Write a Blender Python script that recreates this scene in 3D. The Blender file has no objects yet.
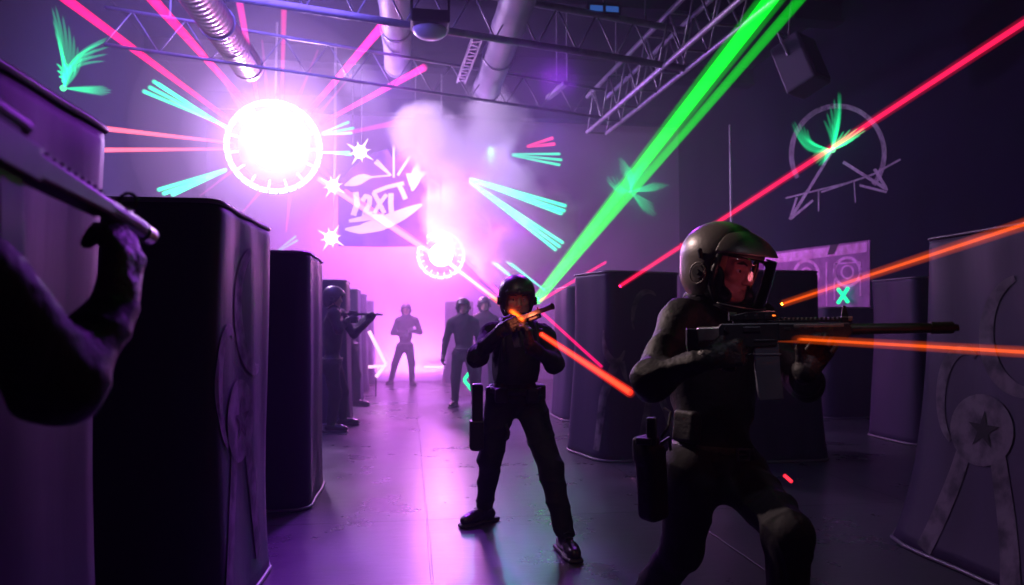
import bpy, bmesh, math, random
import numpy as np
from mathutils import Vector, Matrix
random.seed(7)
np.random.seed(7)
C = bpy.context.scene
COL = C.collection
PI = math.pi

# ------------------------------------------------------------------ camera
FPX = 720.0
CAM = Vector((0, 0, 1.3))
YAW = math.atan(102 / 720)
PITCH = math.atan(32.5 / 720)
cam_d = bpy.data.cameras.new('camera')
cam = bpy.data.objects.new('camera', cam_d)
COL.objects.link(cam)
cam.location = CAM
cam.rotation_mode = 'XYZ'
cam.rotation_euler = (PI / 2 + PITCH, 0, -YAW)
cam_d.sensor_width = 36
cam_d.lens = FPX / 1024 * 36
cam_d.clip_start = 0.05
cam_d.dof.use_dof = True
cam_d.dof.focus_distance = 3.3
cam_d.dof.aperture_fstop = 2.8
C.camera = cam
CR = Matrix.Rotation(-YAW, 3, 'Z') @ Matrix.Rotation(PI / 2 + PITCH, 3, 'X')

def W(px, py, y):
    """world point seen at a photo pixel, at distance y down the lane"""
    d = CR @ Vector(((px - 512) / FPX, (292.5 - py) / FPX, -1))
    return CAM + d * (y / d.y)
def WX(px, py, x):
    d = CR @ Vector(((px - 512) / FPX, (292.5 - py) / FPX, -1))
    return CAM + d * (x / d.x)
def WZ(px, py, z):
    d = CR @ Vector(((px - 512) / FPX, (292.5 - py) / FPX, -1))
    return CAM + d * ((z - CAM.z) / d.z)
def V(*a): return Vector(a)

# ------------------------------------------------------------------ view, world
C.view_settings.view_transform = 'Standard'
C.view_settings.look = 'None'
C.view_settings.gamma = 1
C.view_settings.exposure = 0.0
C.view_settings.use_curve_mapping = False
C.cycles.use_denoising = True
C.cycles.max_bounces = 6
C.cycles.diffuse_bounces = 3
C.cycles.glossy_bounces = 3
C.cycles.transmission_bounces = 4
C.cycles.transparent_max_bounces = 128
C.cycles.volume_bounces = 0
C.cycles.volume_step_rate = 2.0
C.cycles.volume_max_steps = 64
C.cycles.sample_clamp_indirect = 4
wd = bpy.data.worlds.new('world'); C.world = wd; wd.use_nodes = True
wd.node_tree.nodes['Background'].inputs[0].default_value = (0.10, 0.07, 0.2, 1)
wd.node_tree.nodes['Background'].inputs[1].default_value = 0.0

# ------------------------------------------------------------------ lights
def light(name, typ, loc, col, power, size=0.2, target=None, spot=None, blend=0.6, sy=None):
    d = bpy.data.lights.new(name, typ); d.color = col; d.energy = power
    o = bpy.data.objects.new(name, d); COL.objects.link(o); o.location = loc
    if typ == 'AREA':
        d.size = size
        if sy: d.shape = 'RECTANGLE'; d.size_y = sy
    else: d.shadow_soft_size = size
    if spot: d.spot_size = math.radians(spot); d.spot_blend = blend
    if target is not None:
        o.rotation_euler = (Vector(target) - Vector(loc)).to_track_quat('-Z', 'Y').to_euler()
    return o
BIG = W(274, 147, 12.0)
SMALL = W(441, 255, 14.0)
light('big_lamp_light', 'POINT', BIG + V(0.15, -0.55, 0), (0.72, 0.42, 1.0), 1150, 0.28)
light('small_lamp_light', 'POINT', SMALL + V(0, -0.5, 0), (1.0, 0.25, 0.85), 320, 0.2)
light('violet_floor_fill', 'SPOT', (0.9, 15.8, 4.2), (0.42, 0.12, 1.0), 3500, 0.3, (-0.6, 5.0, 0.3), 80)  # added spot without fixture, turns floor and left barriers violet
light('violet_pool_fill', 'SPOT', (-0.2, 7.8, 4.4), (0.36, 0.04, 1.0), 2300, 0.15, (-0.35, 3.6, 0.0), 34, 1.0)  # added spot without fixture, lays a violet pool on the lane
light('back_wall_fill', 'AREA', (-0.3, 16.2, 0.25), (0.90, 0.26, 1.0), 330, 3.6, (-0.3, 16.95, 1.9), None, .6, 0.2)  # added emitter, no LED bar stands here; brightens the back wall
light('back_haze_fill', 'AREA', (-0.3, 16.0, 4.3), (0.85, 0.16, 1.0), 620, 2.5, (-0.2, 15.5, 0.0), None, .6, 0.8)  # added emitter without fixture, brightens the far haze
light('blue_room_fill', 'AREA', (-2.0, 8.0, 5.2), (0.22, 0.14, 1.0), 200, 3.0, (-1.0, 12.0, 1.0))  # added overhead emitter without fixture, tints the air blue
light('blue_right_fill', 'SPOT', (3.0, 15.5, 5.6), (0.25, 0.16, 1.0), 110, 0.4, (2.5, 9.0, 1.0), 100)  # added overhead fill without fixture for the right side
light('teal_floor_light', 'SPOT', (1.4, 12.5, 4.4), (0.1, 0.6, 1.0), 320, 0.1, (0.35, 5.6, 0.0), 22)
light('side_key_light', 'SPOT', (-1.1, 4.3, 3.3), (1.0, 0.72, 0.68), 520, 0.08, W(685, 262, 2.45), 21)
light('shoe_key_light', 'SPOT', (-0.6, 1.2, 4.6), (1.0, 0.72, 0.60), 60, 0.10, (0.65, 4.4, 0.6), 26)
light('violet_side_fill', 'SPOT', (2.0, 9.0, 4.6), (0.42, 0.04, 1.0), 900, 0.2, (-0.8, 3.6, 1.5), 44, 0.8)  # added spot without fixture, tints lane faces of the left barriers
light('banner_fill', 'SPOT', (-0.3, 9.6, 5.6), (0.95, 0.75, 1.0), 420, 0.1, W(384, 200, 13.4), 18)  # added spot without fixture, lifts the white lettering
light('rifle_rim_fill', 'SPOT', (0.7, 0.5, 3.4), (0.80, 0.74, 1.0), 34, 0.06, W(800, 326, 2.05), 15)  # added spot without fixture, puts cool highlights on the rifle
light('front_fill_light', 'SPOT', (1.6, 0.3, 3.9), (0.60, 0.52, 1.0), 45, 0.35, (2.1, 6.6, 0.5), 44)  # added fill without fixture, lifts the right-hand barriers

# ------------------------------------------------------------------ materials
def nt(name):
    m = bpy.data.materials.new(name); m.use_nodes = True
    t = m.node_tree
    return m, t, t.nodes['Principled BSDF'], t.nodes['Material Output']
def mat(name, col, rough=0.6, metal=0.0, var=0.0, vscale=6.0, bump=0.0, bscale=40.0, spec=0.5, stretch=None):
    m, t, p, out = nt(name)
    p.inputs['Base Color'].default_value = (*col, 1)
    p.inputs['Roughness'].default_value = rough
    p.inputs['Metallic'].default_value = metal
    p.inputs['Specular IOR Level'].default_value = spec
    tc = t.nodes.new('ShaderNodeTexCoord')
    src = tc.outputs['Object']
    if stretch:
        mp = t.nodes.new('ShaderNodeMapping'); mp.inputs['Scale'].default_value = stretch
        t.links.new(src, mp.inputs[0]); src = mp.outputs[0]
    if var:
        n = t.nodes.new('ShaderNodeTexNoise'); n.inputs['Scale'].default_value = vscale; n.inputs['Detail'].default_value = 5
        t.links.new(src, n.inputs['Vector'])
        r = t.nodes.new('ShaderNodeValToRGB')
        r.color_ramp.elements[0].position = 0.3; r.color_ramp.elements[1].position = 0.7
        r.color_ramp.elements[0].color = (*[c * (1 - var) for c in col], 1)
        r.color_ramp.elements[1].color = (*[min(1, c * (1 + var)) for c in col], 1)
        t.links.new(n.outputs['Fac'], r.inputs['Fac']); t.links.new(r.outputs['Color'], p.inputs['Base Color'])
    if bump:
        n = t.nodes.new('ShaderNodeTexNoise'); n.inputs['Scale'].default_value = bscale; n.inputs['Detail'].default_value = 4
        t.links.new(src, n.inputs['Vector'])
        b = t.nodes.new('ShaderNodeBump'); b.inputs['Strength'].default_value = bump; b.inputs['Distance'].default_value = 0.02
        t.links.new(n.outputs['Fac'], b.inputs['Height']); t.links.new(b.outputs['Normal'], p.inputs['Normal'])
    return m
def emat(name, col, strength):
    m, t, p, out = nt(name)
    t.nodes.remove(p)
    e = t.nodes.new('ShaderNodeEmission'); e.inputs[0].default_value = (*col, 1); e.inputs[1].default_value = strength
    t.links.new(e.outputs[0], out.inputs['Surface'])
    return m
VM = {}
def beammat(col, dens):
    """a beam seen in the haze: its scattered light put in as even volume emission"""
    key = (tuple(round(c, 3) for c in col), round(dens, 2))
    if key in VM: return VM[key]
    m, t, p, out = nt('laser_light')
    t.nodes.remove(p)
    e = t.nodes.new('ShaderNodeEmission'); e.inputs[0].default_value = (*col, 1); e.inputs[1].default_value = dens
    t.links.new(e.outputs[0], out.inputs['Volume'])
    m.cycles.homogeneous_volume = True
    VM[key] = m
    return m
M = {}
M['vinyl'] = mat('cover_vinyl', (0.030, 0.018, 0.052), 0.55, 0, 0.2, 2.0, 0.18, 3.0, 0.18, (2.0, 2.0, 0.3))
M['piping'] = mat('cover_piping', (0.16, 0.13, 0.16), 0.4)
M['cloth'] = mat('black_cloth', (0.008, 0.007, 0.010), 0.62, 0, 0.3, 9, 0.22, 45, 0.22)
M['trouser'] = mat('black_trouser', (0.011, 0.010, 0.014), 0.8, 0, 0.3, 9, 0.15, 40, 0.3)
M['knit'] = mat('black_knit', (0.020, 0.017, 0.024), 0.85, 0, 0.3, 20, 0.5, 120, 0.3)
M['vest'] = mat('vest_nylon', (0.012, 0.011, 0.015), 0.6, 0, 0.2, 10, 0.2, 90, 0.4)
M['glove'] = mat('glove_leather', (0.020, 0.016, 0.018), 0.5, 0, 0.2, 20, 0.4, 60)
M['boot'] = mat('boot_leather', (0.016, 0.012, 0.012), 0.28, 0, 0.2, 20, 0.3, 40)
M['sole'] = mat('boot_sole', (0.03, 0.026, 0.026), 0.6)
M['skin'] = mat('skin', (0.40, 0.21, 0.16), 0.5, 0, 0.08, 12, 0.1, 90)
M['eye'] = mat('eye_white', (0.5, 0.45, 0.43), 0.2)
M['iris'] = mat('iris', (0.03, 0.02, 0.015), 0.1)
M['hair'] = mat('hair', (0.012, 0.009, 0.008), 0.6)
M['helmet'] = mat('helmet_matte', (0.105, 0.088, 0.085), 0.38, 0.1, 0.08, 8, 0.05, 90)
M['helmetd'] = mat('helmet_dark', (0.030, 0.024, 0.028), 0.4, 0.1)
M['black'] = mat('black_plastic', (0.012, 0.011, 0.014), 0.42, 0.0, 0.2, 30)
M['gun'] = mat('gun_metal', (0.055, 0.052, 0.060), 0.36, 0.6, 0.2, 25)
M['gunl'] = mat('gun_pale_alloy', (0.36, 0.30, 0.28), 0.32, 0.6, 0.3, 30)  # paler alloy of stock, handguard strip, slide and muzzle
M['slate'] = mat('slate_polymer', (0.085, 0.085, 0.115), 0.45, 0.0, 0.15, 20)
M['buckle'] = mat('buckle_steel', (0.35, 0.31, 0.30), 0.3, 0.9)
M['steel'] = mat('truss_steel', (0.30, 0.28, 0.33), 0.45, 0.5, 0.2, 8)
M['duct'] = mat('duct_sheet', (0.20, 0.18, 0.25), 0.55, 0.0, 0.12, 3)
M['foil'] = mat('duct_foil', (0.32, 0.26, 0.26), 0.36, 0.6, 0.2, 10)
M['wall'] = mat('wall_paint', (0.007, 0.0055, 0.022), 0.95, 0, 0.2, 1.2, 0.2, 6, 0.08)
M['wallb'] = mat('back_wall_brightened', (0.30, 0.24, 0.42), 0.8, 0, 0.15, 1.2)  # brightness put into the colour: paler than the other walls
M['ceil'] = mat('ceiling_paint', (0.008, 0.006, 0.018), 0.95, 0, 0.3, 2, 0, 40, 0.08)
M['banner'] = mat('banner_cloth', (0.26, 0.10, 0.50), 0.8, 0, 0.2, 3)
M['panelw'] = mat('poster_print', (0.34, 0.10, 0.34), 0.7, 0, 0.25, 5)
M['panelp'] = mat('poster_pink', (0.95, 0.30, 0.75), 0.7, 0, 0.35, 8)
M['wpaint'] = mat('white_paint', (0.85, 0.80, 0.90), 0.7)
M['gpaint'] = mat('grey_paint', (0.30, 0.24, 0.34), 0.7, 0, 0.3, 9)
M['rpaint'] = mat('red_paint', (0.30, 0.02, 0.05), 0.7, 0, 0.3, 9)
M['speaker'] = mat('speaker_box', (0.09, 0.08, 0.12), 0.6)
def stencil():
    m, t, p, out = nt('sprayed_paint')
    p.inputs['Base Color'].default_value = (0.24, 0.20, 0.24, 1); p.inputs['Roughness'].default_value = 0.7; p.inputs['Specular IOR Level'].default_value = 0.2
    tc = t.nodes.new('ShaderNodeTexCoord')
    n = t.nodes.new('ShaderNodeTexNoise'); n.inputs['Scale'].default_value = 9; n.inputs['Detail'].default_value = 6
    t.links.new(tc.outputs['Object'], n.inputs['Vector'])
    r = t.nodes.new('ShaderNodeValToRGB')
    r.color_ramp.elements[0].position = 0.36; r.color_ramp.elements[1].position = 0.60
    r.color_ramp.elements[0].color = (0.035, 0.028, 0.042, 1); r.color_ramp.elements[1].color = (0.15, 0.12, 0.15, 1)
    t.links.new(n.outputs['Fac'], r.inputs['Fac']); t.links.new(r.outputs['Color'], p.inputs['Base Color'])
    return m
M['stencil'] = stencil()
def floor_mat():
    m, t, p, out = nt('floor_slabs')
    L = t.links.new
    tc = t.nodes.new('ShaderNodeTexCoord')
    mp = t.nodes.new('ShaderNodeMapping'); mp.inputs['Location'].default_value = (-0.12, 0.35, 0)
    L(tc.outputs['Object'], mp.inputs[0])
    b = t.nodes.new('ShaderNodeTexBrick'); b.offset = 0; b.inputs['Scale'].default_value = 1.0
    b.inputs['Brick Width'].default_value = 1.75; b.inputs['Row Height'].default_value = 1.75
    b.inputs['Mortar Size'].default_value = 0.008; b.inputs['Mortar Smooth'].default_value = 0.3
    b.inputs['Color1'].default_value = (0.088, 0.082, 0.10, 1); b.inputs['Color2'].default_value = (0.070, 0.066, 0.08, 1)
    b.inputs['Mortar'].default_value = (0.012, 0.012, 0.015, 1)
    L(mp.outputs[0], b.inputs['Vector'])
    n = t.nodes.new('ShaderNodeTexNoise'); n.inputs['Scale'].default_value = 1.6; n.inputs['Detail'].default_value = 8; n.inputs['Roughness'].default_value = 0.65
    L(tc.outputs['Object'], n.inputs['Vector'])
    mx = t.nodes.new('ShaderNodeMixRGB'); mx.blend_type = 'MULTIPLY'; mx.inputs[0].default_value = 0.75
    r = t.nodes.new('ShaderNodeValToRGB'); r.color_ramp.elements[0].position = 0.3; r.color_ramp.elements[1].position = 0.72
    r.color_ramp.elements[0].color = (0.45, 0.45, 0.45, 1)
    L(n.outputs['Fac'], r.inputs['Fac']); L(b.outputs['Color'], mx.inputs[1]); L(r.outputs['Color'], mx.inputs[2])
    # scuffed paint flecks
    mp2 = t.nodes.new('ShaderNodeMapping'); mp2.inputs['Scale'].default_value = (1.0, 3.2, 1); mp2.inputs['Rotation'].default_value = (0, 0, 0.5)
    L(tc.outputs['Object'], mp2.inputs[0])
    n2 = t.nodes.new('ShaderNodeTexNoise'); n2.inputs['Scale'].default_value = 3.5; n2.inputs['Detail'].default_value = 10; n2.inputs['Roughness'].default_value = 0.7
    L(mp2.outputs[0], n2.inputs['Vector'])
    r2 = t.nodes.new('ShaderNodeValToRGB'); r2.color_ramp.elements[0].position = 0.68; r2.color_ramp.elements[1].position = 0.74
    L(n2.outputs['Fac'], r2.inputs['Fac'])
    mx2 = t.nodes.new('ShaderNodeMixRGB'); mx2.inputs[2].default_value = (0.32, 0.30, 0.33, 1)
    L(r2.outputs['Color'], mx2.inputs[0]); L(mx.outputs[0], mx2.inputs[1])
    L(mx2.outputs[0], p.inputs['Base Color'])
    rr = t.nodes.new('ShaderNodeMapRange'); rr.inputs[3].default_value = 0.16; rr.inputs[4].default_value = 0.44
    L(n.outputs['Fac'], rr.inputs[0]); L(rr.outputs[0], p.inputs['Roughness'])
    bp = t.nodes.new('ShaderNodeBump'); bp.inputs['Strength'].default_value = 0.12; bp.inputs['Distance'].default_value = 0.02
    L(n2.outputs['Fac'], bp.inputs['Height'])
    bp2 = t.nodes.new('ShaderNodeBump'); bp2.inputs['Strength'].default_value = 0.5; bp2.inputs['Distance'].default_value = 0.01; bp2.invert = True
    L(b.outputs['Fac'], bp2.inputs['Height']); L(bp.outputs[0], bp2.inputs['Normal'])
    L(bp2.outputs[0], p.inputs['Normal'])
    return m
M['floor'] = floor_mat()

# ------------------------------------------------------------------ object helpers
def tag(o, label, cat, group=None, kind=None):
    if label: o['label'] = label
    if cat: o['category'] = cat
    if group: o['group'] = group
    if kind: o['kind'] = kind
    return o
def thing(name, label, cat, loc=(0, 0, 0), rotz=0, group=None):
    o = bpy.data.objects.new(name, None); COL.objects.link(o); o.empty_display_size = 0.1
    o.location = loc; o.rotation_euler = (0, 0, rotz)
    return tag(o, label, cat, group)
def link(name, me, m=None, parent=None, smooth=False):
    """mesh data given in WORLD coordinates; kept in place under its parent"""
    o = bpy.data.objects.new(name, me); COL.objects.link(o)
    if m is not None: me.materials.append(m)
    if smooth:
        me.shade_smooth()
    if parent is not None:
        o.parent = parent
        bpy.context.view_layer.update()
        o.matrix_parent_inverse = parent.matrix_world.inverted()
    return o
def lk_local(name, me, m=None, parent=None, smooth=False):
    o = bpy.data.objects.new(name, me); COL.objects.link(o)
    if m is not None: me.materials.append(m)
    if smooth: me.shade_smooth()
    if parent is not None: o.parent = parent
    return o
def tomesh(bm, name='mesh'):
    bmesh.ops.recalc_face_normals(bm, faces=bm.faces)
    me = bpy.data.meshes.new(name); bm.to_mesh(me); bm.free()
    return me
def bx(bm, c, s, rot=None, bev=0.0):
    """box centred at c with full sizes s; rot a 3x3 matrix"""
    r = bmesh.ops.create_cube(bm, size=1)
    vs = r['verts']
    for v in vs: v.co = Vector((v.co.x * s[0], v.co.y * s[1], v.co.z * s[2]))
    if bev:
        es = list({e for v in vs for e in v.link_edges})
        rr = bmesh.ops.bevel(bm, geom=es, offset=bev, segments=2, affect='EDGES', profile=0.5)
        vs = list({v for f in rr['faces'] for v in f.verts} | {v for v in vs if v.is_valid})
    for v in vs:
        if rot is not None: v.co = rot @ v.co
        v.co = v.co + Vector(c)
    return bm
def cyl(bm, a, b, r1, r2=None, seg=16, caps=True):
    a = Vector(a); b = Vector(b); r2 = r1 if r2 is None else r2
    d = (b - a); L = d.length
    q = d.to_track_quat('Z', 'Y').to_matrix()
    ra = [bm.verts.new(a + q @ Vector((r1 * math.cos(2 * PI * i / seg), r1 * math.sin(2 * PI * i / seg), 0))) for i in range(seg)]
    rb = [bm.verts.new(b + q @ Vector((r2 * math.cos(2 * PI * i / seg), r2 * math.sin(2 * PI * i / seg), 0))) for i in range(seg)]
    for i in range(seg):
        j = (i + 1) % seg
        bm.faces.new((ra[i], ra[j], rb[j], rb[i]))
    if caps:
        bm.faces.new(ra[::-1]); bm.faces.new(rb)
    return bm
def tube(bm, pts, r, seg=10, closed=False):
    pts = [Vector(p) for p in pts]; n = len(pts)
    rr = r if isinstance(r, (list, tuple)) else [r] * n
    rings = []
    up = None
    for i, p in enumerate(pts):
        if closed: d = pts[(i + 1) % n] - pts[i - 1]
        else: d = pts[min(i + 1, n - 1)] - pts[max(i - 1, 0)]
        d.normalize()
        if up is None:
            up = Vector((0, 0, 1)) if abs(d.z) < 0.9 else Vector((1, 0, 0))
        s = d.cross(up).normalized(); up = s.cross(d).normalized()
        rings.append([bm.verts.new(p + rr[i] * (s * math.cos(2 * PI * k / seg) + up * math.sin(2 * PI * k / seg))) for k in range(seg)])
    m_ = n if closed else n - 1
    for i in range(m_):
        a, b = rings[i], rings[(i + 1) % n]
        for k in range(seg):
            l = (k + 1) % seg
            bm.faces.new((a[k], a[l], b[l], b[k]))
    if not closed:
        bm.faces.new(rings[0][::-1]); bm.faces.new(rings[-1])
    return bm
def prism(bm, pts, y0, y1, bev=0.0):
    """2D outline (x, z) extruded from y0 to y1"""
    a = [bm.verts.new((p[0], y0, p[1])) for p in pts]
    b = [bm.verts.new((p[0], y1, p[1])) for p in pts]
    fs = [bm.faces.new(a), bm.faces.new(b[::-1])]
    n = len(pts)
    for i in range(n):
        j = (i + 1) % n
        fs.append(bm.faces.new((a[j], a[i], b[i], b[j])))
    if bev:
        es = [e for e in bm.edges if all(v in a or v in b for v in e.verts)]
        bmesh.ops.bevel(bm, geom=es, offset=bev, segments=2, affect='EDGES', profile=0.5)
    return bm
def frame(x, z):
    """matrix from a forward (x) direction and an approximate up (z)"""
    x = Vector(x).normalized(); y = Vector(z).cross(x).normalized(); z = x.cross(y)
    return Matrix((x, y, z)).transposed()
def struct(name, me, m, parent=None, smooth=False):
    o = link(name, me, m, parent, smooth)
    if parent is None: o['kind'] = 'structure'
    return o

# ------------------------------------------------------------------ room
XL, XR, YB, YF, ZC = -4.6, 6.6, 17.0, -2.5, 6.3
def slab(name, c, s, m):
    bm = bmesh.new(); bx(bm, c, s); return struct(name, tomesh(bm), m)
slab('floor', ((XL + XR) / 2, (YB + YF) / 2, -0.1), (XR - XL + .4, YB - YF + .4, 0.2), M['floor'])
slab('ceiling', ((XL + XR) / 2, (YB + YF) / 2, ZC + .1), (XR - XL + .4, YB - YF + .4, 0.2), M['ceil'])
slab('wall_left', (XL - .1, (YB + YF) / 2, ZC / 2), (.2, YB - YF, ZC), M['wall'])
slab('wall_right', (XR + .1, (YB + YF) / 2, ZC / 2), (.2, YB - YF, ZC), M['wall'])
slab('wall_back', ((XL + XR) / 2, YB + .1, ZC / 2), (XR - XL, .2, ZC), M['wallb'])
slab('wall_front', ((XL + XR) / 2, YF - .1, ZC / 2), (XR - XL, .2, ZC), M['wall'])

def vol(name, me, dens, col, aniso, label, cat, noise=None, homog=True):
    m, t, p, out = nt(name + '_air'); t.nodes.remove(p)
    v = t.nodes.new('ShaderNodeVolumeScatter'); v.inputs['Color'].default_value = (*col, 1)
    v.inputs['Density'].default_value = dens; v.inputs['Anisotropy'].default_value = aniso
    t.links.new(v.outputs[0], out.inputs['Volume'])
    if noise: noise(t, v)
    else: m.cycles.homogeneous_volume = True
    o = link(name, me, m)
    return tag(o, label, cat, None, 'stuff')
for y0, y1, dn, lb in ((YF + .01, 4.99, .003, 'clear thin haze around the nearest players'), (5.0, 8.49, .012, 'light haze over the middle of the arena'), (8.5, 11.99, .026, 'thicker haze before the far players'), (12.0, 15.59, .055, 'pink haze around the farthest player'), (15.6, YB - .01, .16, 'bright dense pink haze before the back wall')):
    bm = bmesh.new(); bx(bm, ((XL + XR) / 2, (y0 + y1) / 2, ZC / 2), (XR - XL - .02, y1 - y0, ZC - .02))
    vol('haze', tomesh(bm), dn, (0.78, 0.74, 1.0), 0.2, lb, 'haze')
for c_, r_, d_, lb in ((BIG, 2.0, .03, 'outer fog ball'), (BIG, 1.3, .045, 'fog ball'), (BIG, .80, .03, 'bright fog core'), (SMALL, 1.1, .04, 'outer fog ball'), (SMALL, .6, .08, 'bright fog core')):  # extra fog balls added to imitate the bloom of both lamps
    bm = bmesh.new(); bmesh.ops.create_icosphere(bm, subdivisions=4, radius=r_, matrix=Matrix.Translation(c_ + V(0, -.35, 0)))
    vol('haze', tomesh(bm), d_, (.95, .80, 1.0), 0.1, lb + (' added for the glow around the big round lamp' if c_ is BIG else ' added for the glow around the small round lamp'), 'haze')
# ------------------------------------------------------------------ implicit surfaces
class Field:
    """a signed distance field on a grid, meshed with surface nets"""
    def __init__(s, lo, hi, h):
        s.h = h; s.lo = np.array(lo, float) - 3 * h
        s.n = np.maximum(4, np.ceil((np.array(hi, float) + 3 * h - s.lo) / h).astype(int) + 1)
        s.F = np.full(s.n, 1.0, np.float32)
        s.ax = [s.lo[i] + h * np.arange(s.n[i]) for i in range(3)]
    def _sl(s, lo, hi):
        a = np.clip(np.floor((np.array(lo) - s.lo) / s.h).astype(int), 0, s.n - 1)
        b = np.clip(np.ceil((np.array(hi) - s.lo) / s.h).astype(int) + 1, 1, s.n)
        if np.any(b - a < 1): return None, None
        sl = tuple(slice(a[i], b[i]) for i in range(3))
        X = np.stack(np.meshgrid(*[s.ax[i][sl[i]] for i in range(3)], indexing='ij'), -1)
        return sl, X
    def _put(s, sl, d, k, op):
        F = s.F[sl]
        if op == 'sub': d = -d
        if op == 'add':
            if k: hh = np.clip(.5 + .5 * (F - d) / k, 0, 1); R = F * (1 - hh) + d * hh - k * hh * (1 - hh)
            else: R = np.minimum(F, d)
        else:
            if k: hh = np.clip(.5 - .5 * (F - d) / k, 0, 1); R = F * (1 - hh) + d * hh + k * hh * (1 - hh)
            else: R = np.maximum(F, d)
        s.F[sl] = R
    def cone(s, a, b, r1, r2=None, k=.02, op='add', flat=None):
        a = np.array(a, float); b = np.array(b, float); r2 = r1 if r2 is None else r2
        pad = max(r1, r2) + k + 3 * s.h
        sl, X = s._sl(np.minimum(a, b) - pad, np.maximum(a, b) + pad)
        if sl is None: return s
        ab = b - a; L = max(1e-9, ab @ ab)
        P = X - a
        t = np.clip((P @ ab) / L, 0, 1)
        D = P - t[..., None] * ab
        if flat is not None:
            n, f = np.array(flat[0], float), flat[1]
            c = D @ n; D = D + (c * (1 / f - 1))[..., None] * n
            d = (np.sqrt((D * D).sum(-1)) - (r1 + (r2 - r1) * t)) * min(1, f) ** .5
        else: d = np.sqrt((D * D).sum(-1)) - (r1 + (r2 - r1) * t)
        s._put(sl, d, k, op); return s
    def ell(s, c, R, rad, k=.02, op='add'):
        c = np.array(c, float); R = np.array(R, float); rad = np.array(rad, float)
        pad = rad.max() + k + 3 * s.h
        sl, X = s._sl(c - pad, c + pad)
        if sl is None: return s
        P = (X - c) @ R
        k0 = np.sqrt(((P / rad) ** 2).sum(-1)); k1 = np.sqrt(((P / rad ** 2) ** 2).sum(-1)) + 1e-9
        s._put(sl, k0 * (k0 - 1) / k1, k, op); return s
    def box(s, c, R, half, r=.01, k=.01, op='add'):
        c = np.array(c, float); R = np.array(R, float); half = np.array(half, float)
        pad = np.linalg.norm(half) + k + 3 * s.h
        sl, X = s._sl(c - pad, c + pad)
        if sl is None: return s
        q = np.abs((X - c) @ R) - (half - r)
        d = np.sqrt((np.maximum(q, 0) ** 2).sum(-1)) + np.minimum(q.max(-1), 0) - r
        s._put(sl, d, k, op); return s
    def plane(s, p, n, k=.0):
        """keep the side the normal points away from"""
        n = np.array(n, float); n /= np.linalg.norm(n)
        g = [s.ax[i] * n[i] for i in range(3)]
        d = g[0][:, None, None] + g[1][None, :, None] + g[2][None, None, :] - float(np.array(p) @ n)
        s.F = np.maximum(s.F, d.astype(np.float32)); return s
    def mesh(s, folds=0.0, fs=30.0, smooth=1, seed=0):
        F = s.F; I = F < 0
        c = np.zeros(np.array(F.shape) - 1, np.int8)
        for dx in (0, 1):
            for dy in (0, 1):
                for dz in (0, 1):
                    c += I[dx:F.shape[0] - 1 + dx, dy:F.shape[1] - 1 + dy, dz:F.shape[2] - 1 + dz]
        cell = np.argwhere((c > 0) & (c < 8))
        idx = np.full(c.shape, -1, np.int64); idx[tuple(cell.T)] = np.arange(len(cell))
        pos = np.zeros((len(cell), 3)); cnt = np.zeros(len(cell))
        cr = [(0,0,0),(1,0,0),(0,1,0),(1,1,0),(0,0,1),(1,0,1),(0,1,1),(1,1,1)]
        for i in range(8):
            for j in range(i + 1, 8):
                a, b = np.array(cr[i]), np.array(cr[j])
                if np.abs(a - b).sum() != 1: continue
                fa = F[tuple((cell + a).T)]; fb = F[tuple((cell + b).T)]
                m = (fa < 0) != (fb < 0)
                t = np.zeros(len(cell)); t[m] = fa[m] / (fa[m] - fb[m])
                pos[m] += (a + (b - a) * t[:, None])[m]; cnt[m] += 1
        pos = s.lo + s.h * (cell + pos / cnt[:, None])
        quads = []
        for axis in range(3):
            o = [i for i in range(3) if i != axis]
            sh = list(F.shape); sl0 = [slice(1, sh[i] - 1) for i in range(3)]; sl1 = list(sl0)
            sl0[axis] = slice(0, sh[axis] - 1); sl1[axis] = slice(1, sh[axis])
            A, B = I[tuple(sl0)], I[tuple(sl1)]
            e = np.argwhere(A != B)
            base = e.copy(); 
            for i in o: base[:, i] += 1
            fl = A[tuple(e.T)]
            u = np.zeros(3, int); v = np.zeros(3, int); u[o[0]] = 1; v[o[1]] = 1
            q = np.stack([idx[tuple((base - u - v).T)], idx[tuple((base - v).T)], idx[tuple(base.T)], idx[tuple((base - u).T)]], 1)
            flip = fl if axis != 1 else ~fl
            q[~flip] = q[~flip][:, ::-1]
            quads.append(q)
        Q = np.concatenate(quads)
        Q = Q[(Q >= 0).all(1)]
        # smoothing
        for _ in range(smooth):
            acc = np.zeros_like(pos); w = np.zeros(len(pos))
            for i in range(4):
                a, b = Q[:, i], Q[:, (i + 1) % 4]
                np.add.at(acc, a, pos[b]); np.add.at(w, a, 1)
                np.add.at(acc, b, pos[a]); np.add.at(w, b, 1)
            pos = pos * .5 + .5 * acc / np.maximum(w, 1)[:, None]
        if folds:
            nrm = np.zeros_like(pos)
            fn = np.cross(pos[Q[:, 2]] - pos[Q[:, 0]], pos[Q[:, 3]] - pos[Q[:, 1]])
            for i in range(4): np.add.at(nrm, Q[:, i], fn)
            nrm /= np.linalg.norm(nrm, axis=1)[:, None] + 1e-12
            rs = np.random.RandomState(seed + 3)
            d = np.zeros(len(pos))
            for q in range(7):
                a = rs.normal(size=3); a /= np.linalg.norm(a); b = rs.normal(size=3); b /= np.linalg.norm(b)
                a[2] += .8
                w = fs * (0.6 + rs.rand() * .9)
                ph = w * (pos @ a) + 1.8 * np.sin(w * .4 * (pos @ b) + rs.rand() * 6) + rs.rand() * 6
                msk = np.clip(np.sin(w * .22 * (pos @ b) + rs.rand() * 6) * 1.6, 0, 1)
                d += msk * (1 - 2.2 * np.abs(np.sin(ph * .5)) ** .7)
            d = d / 1.6
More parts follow.
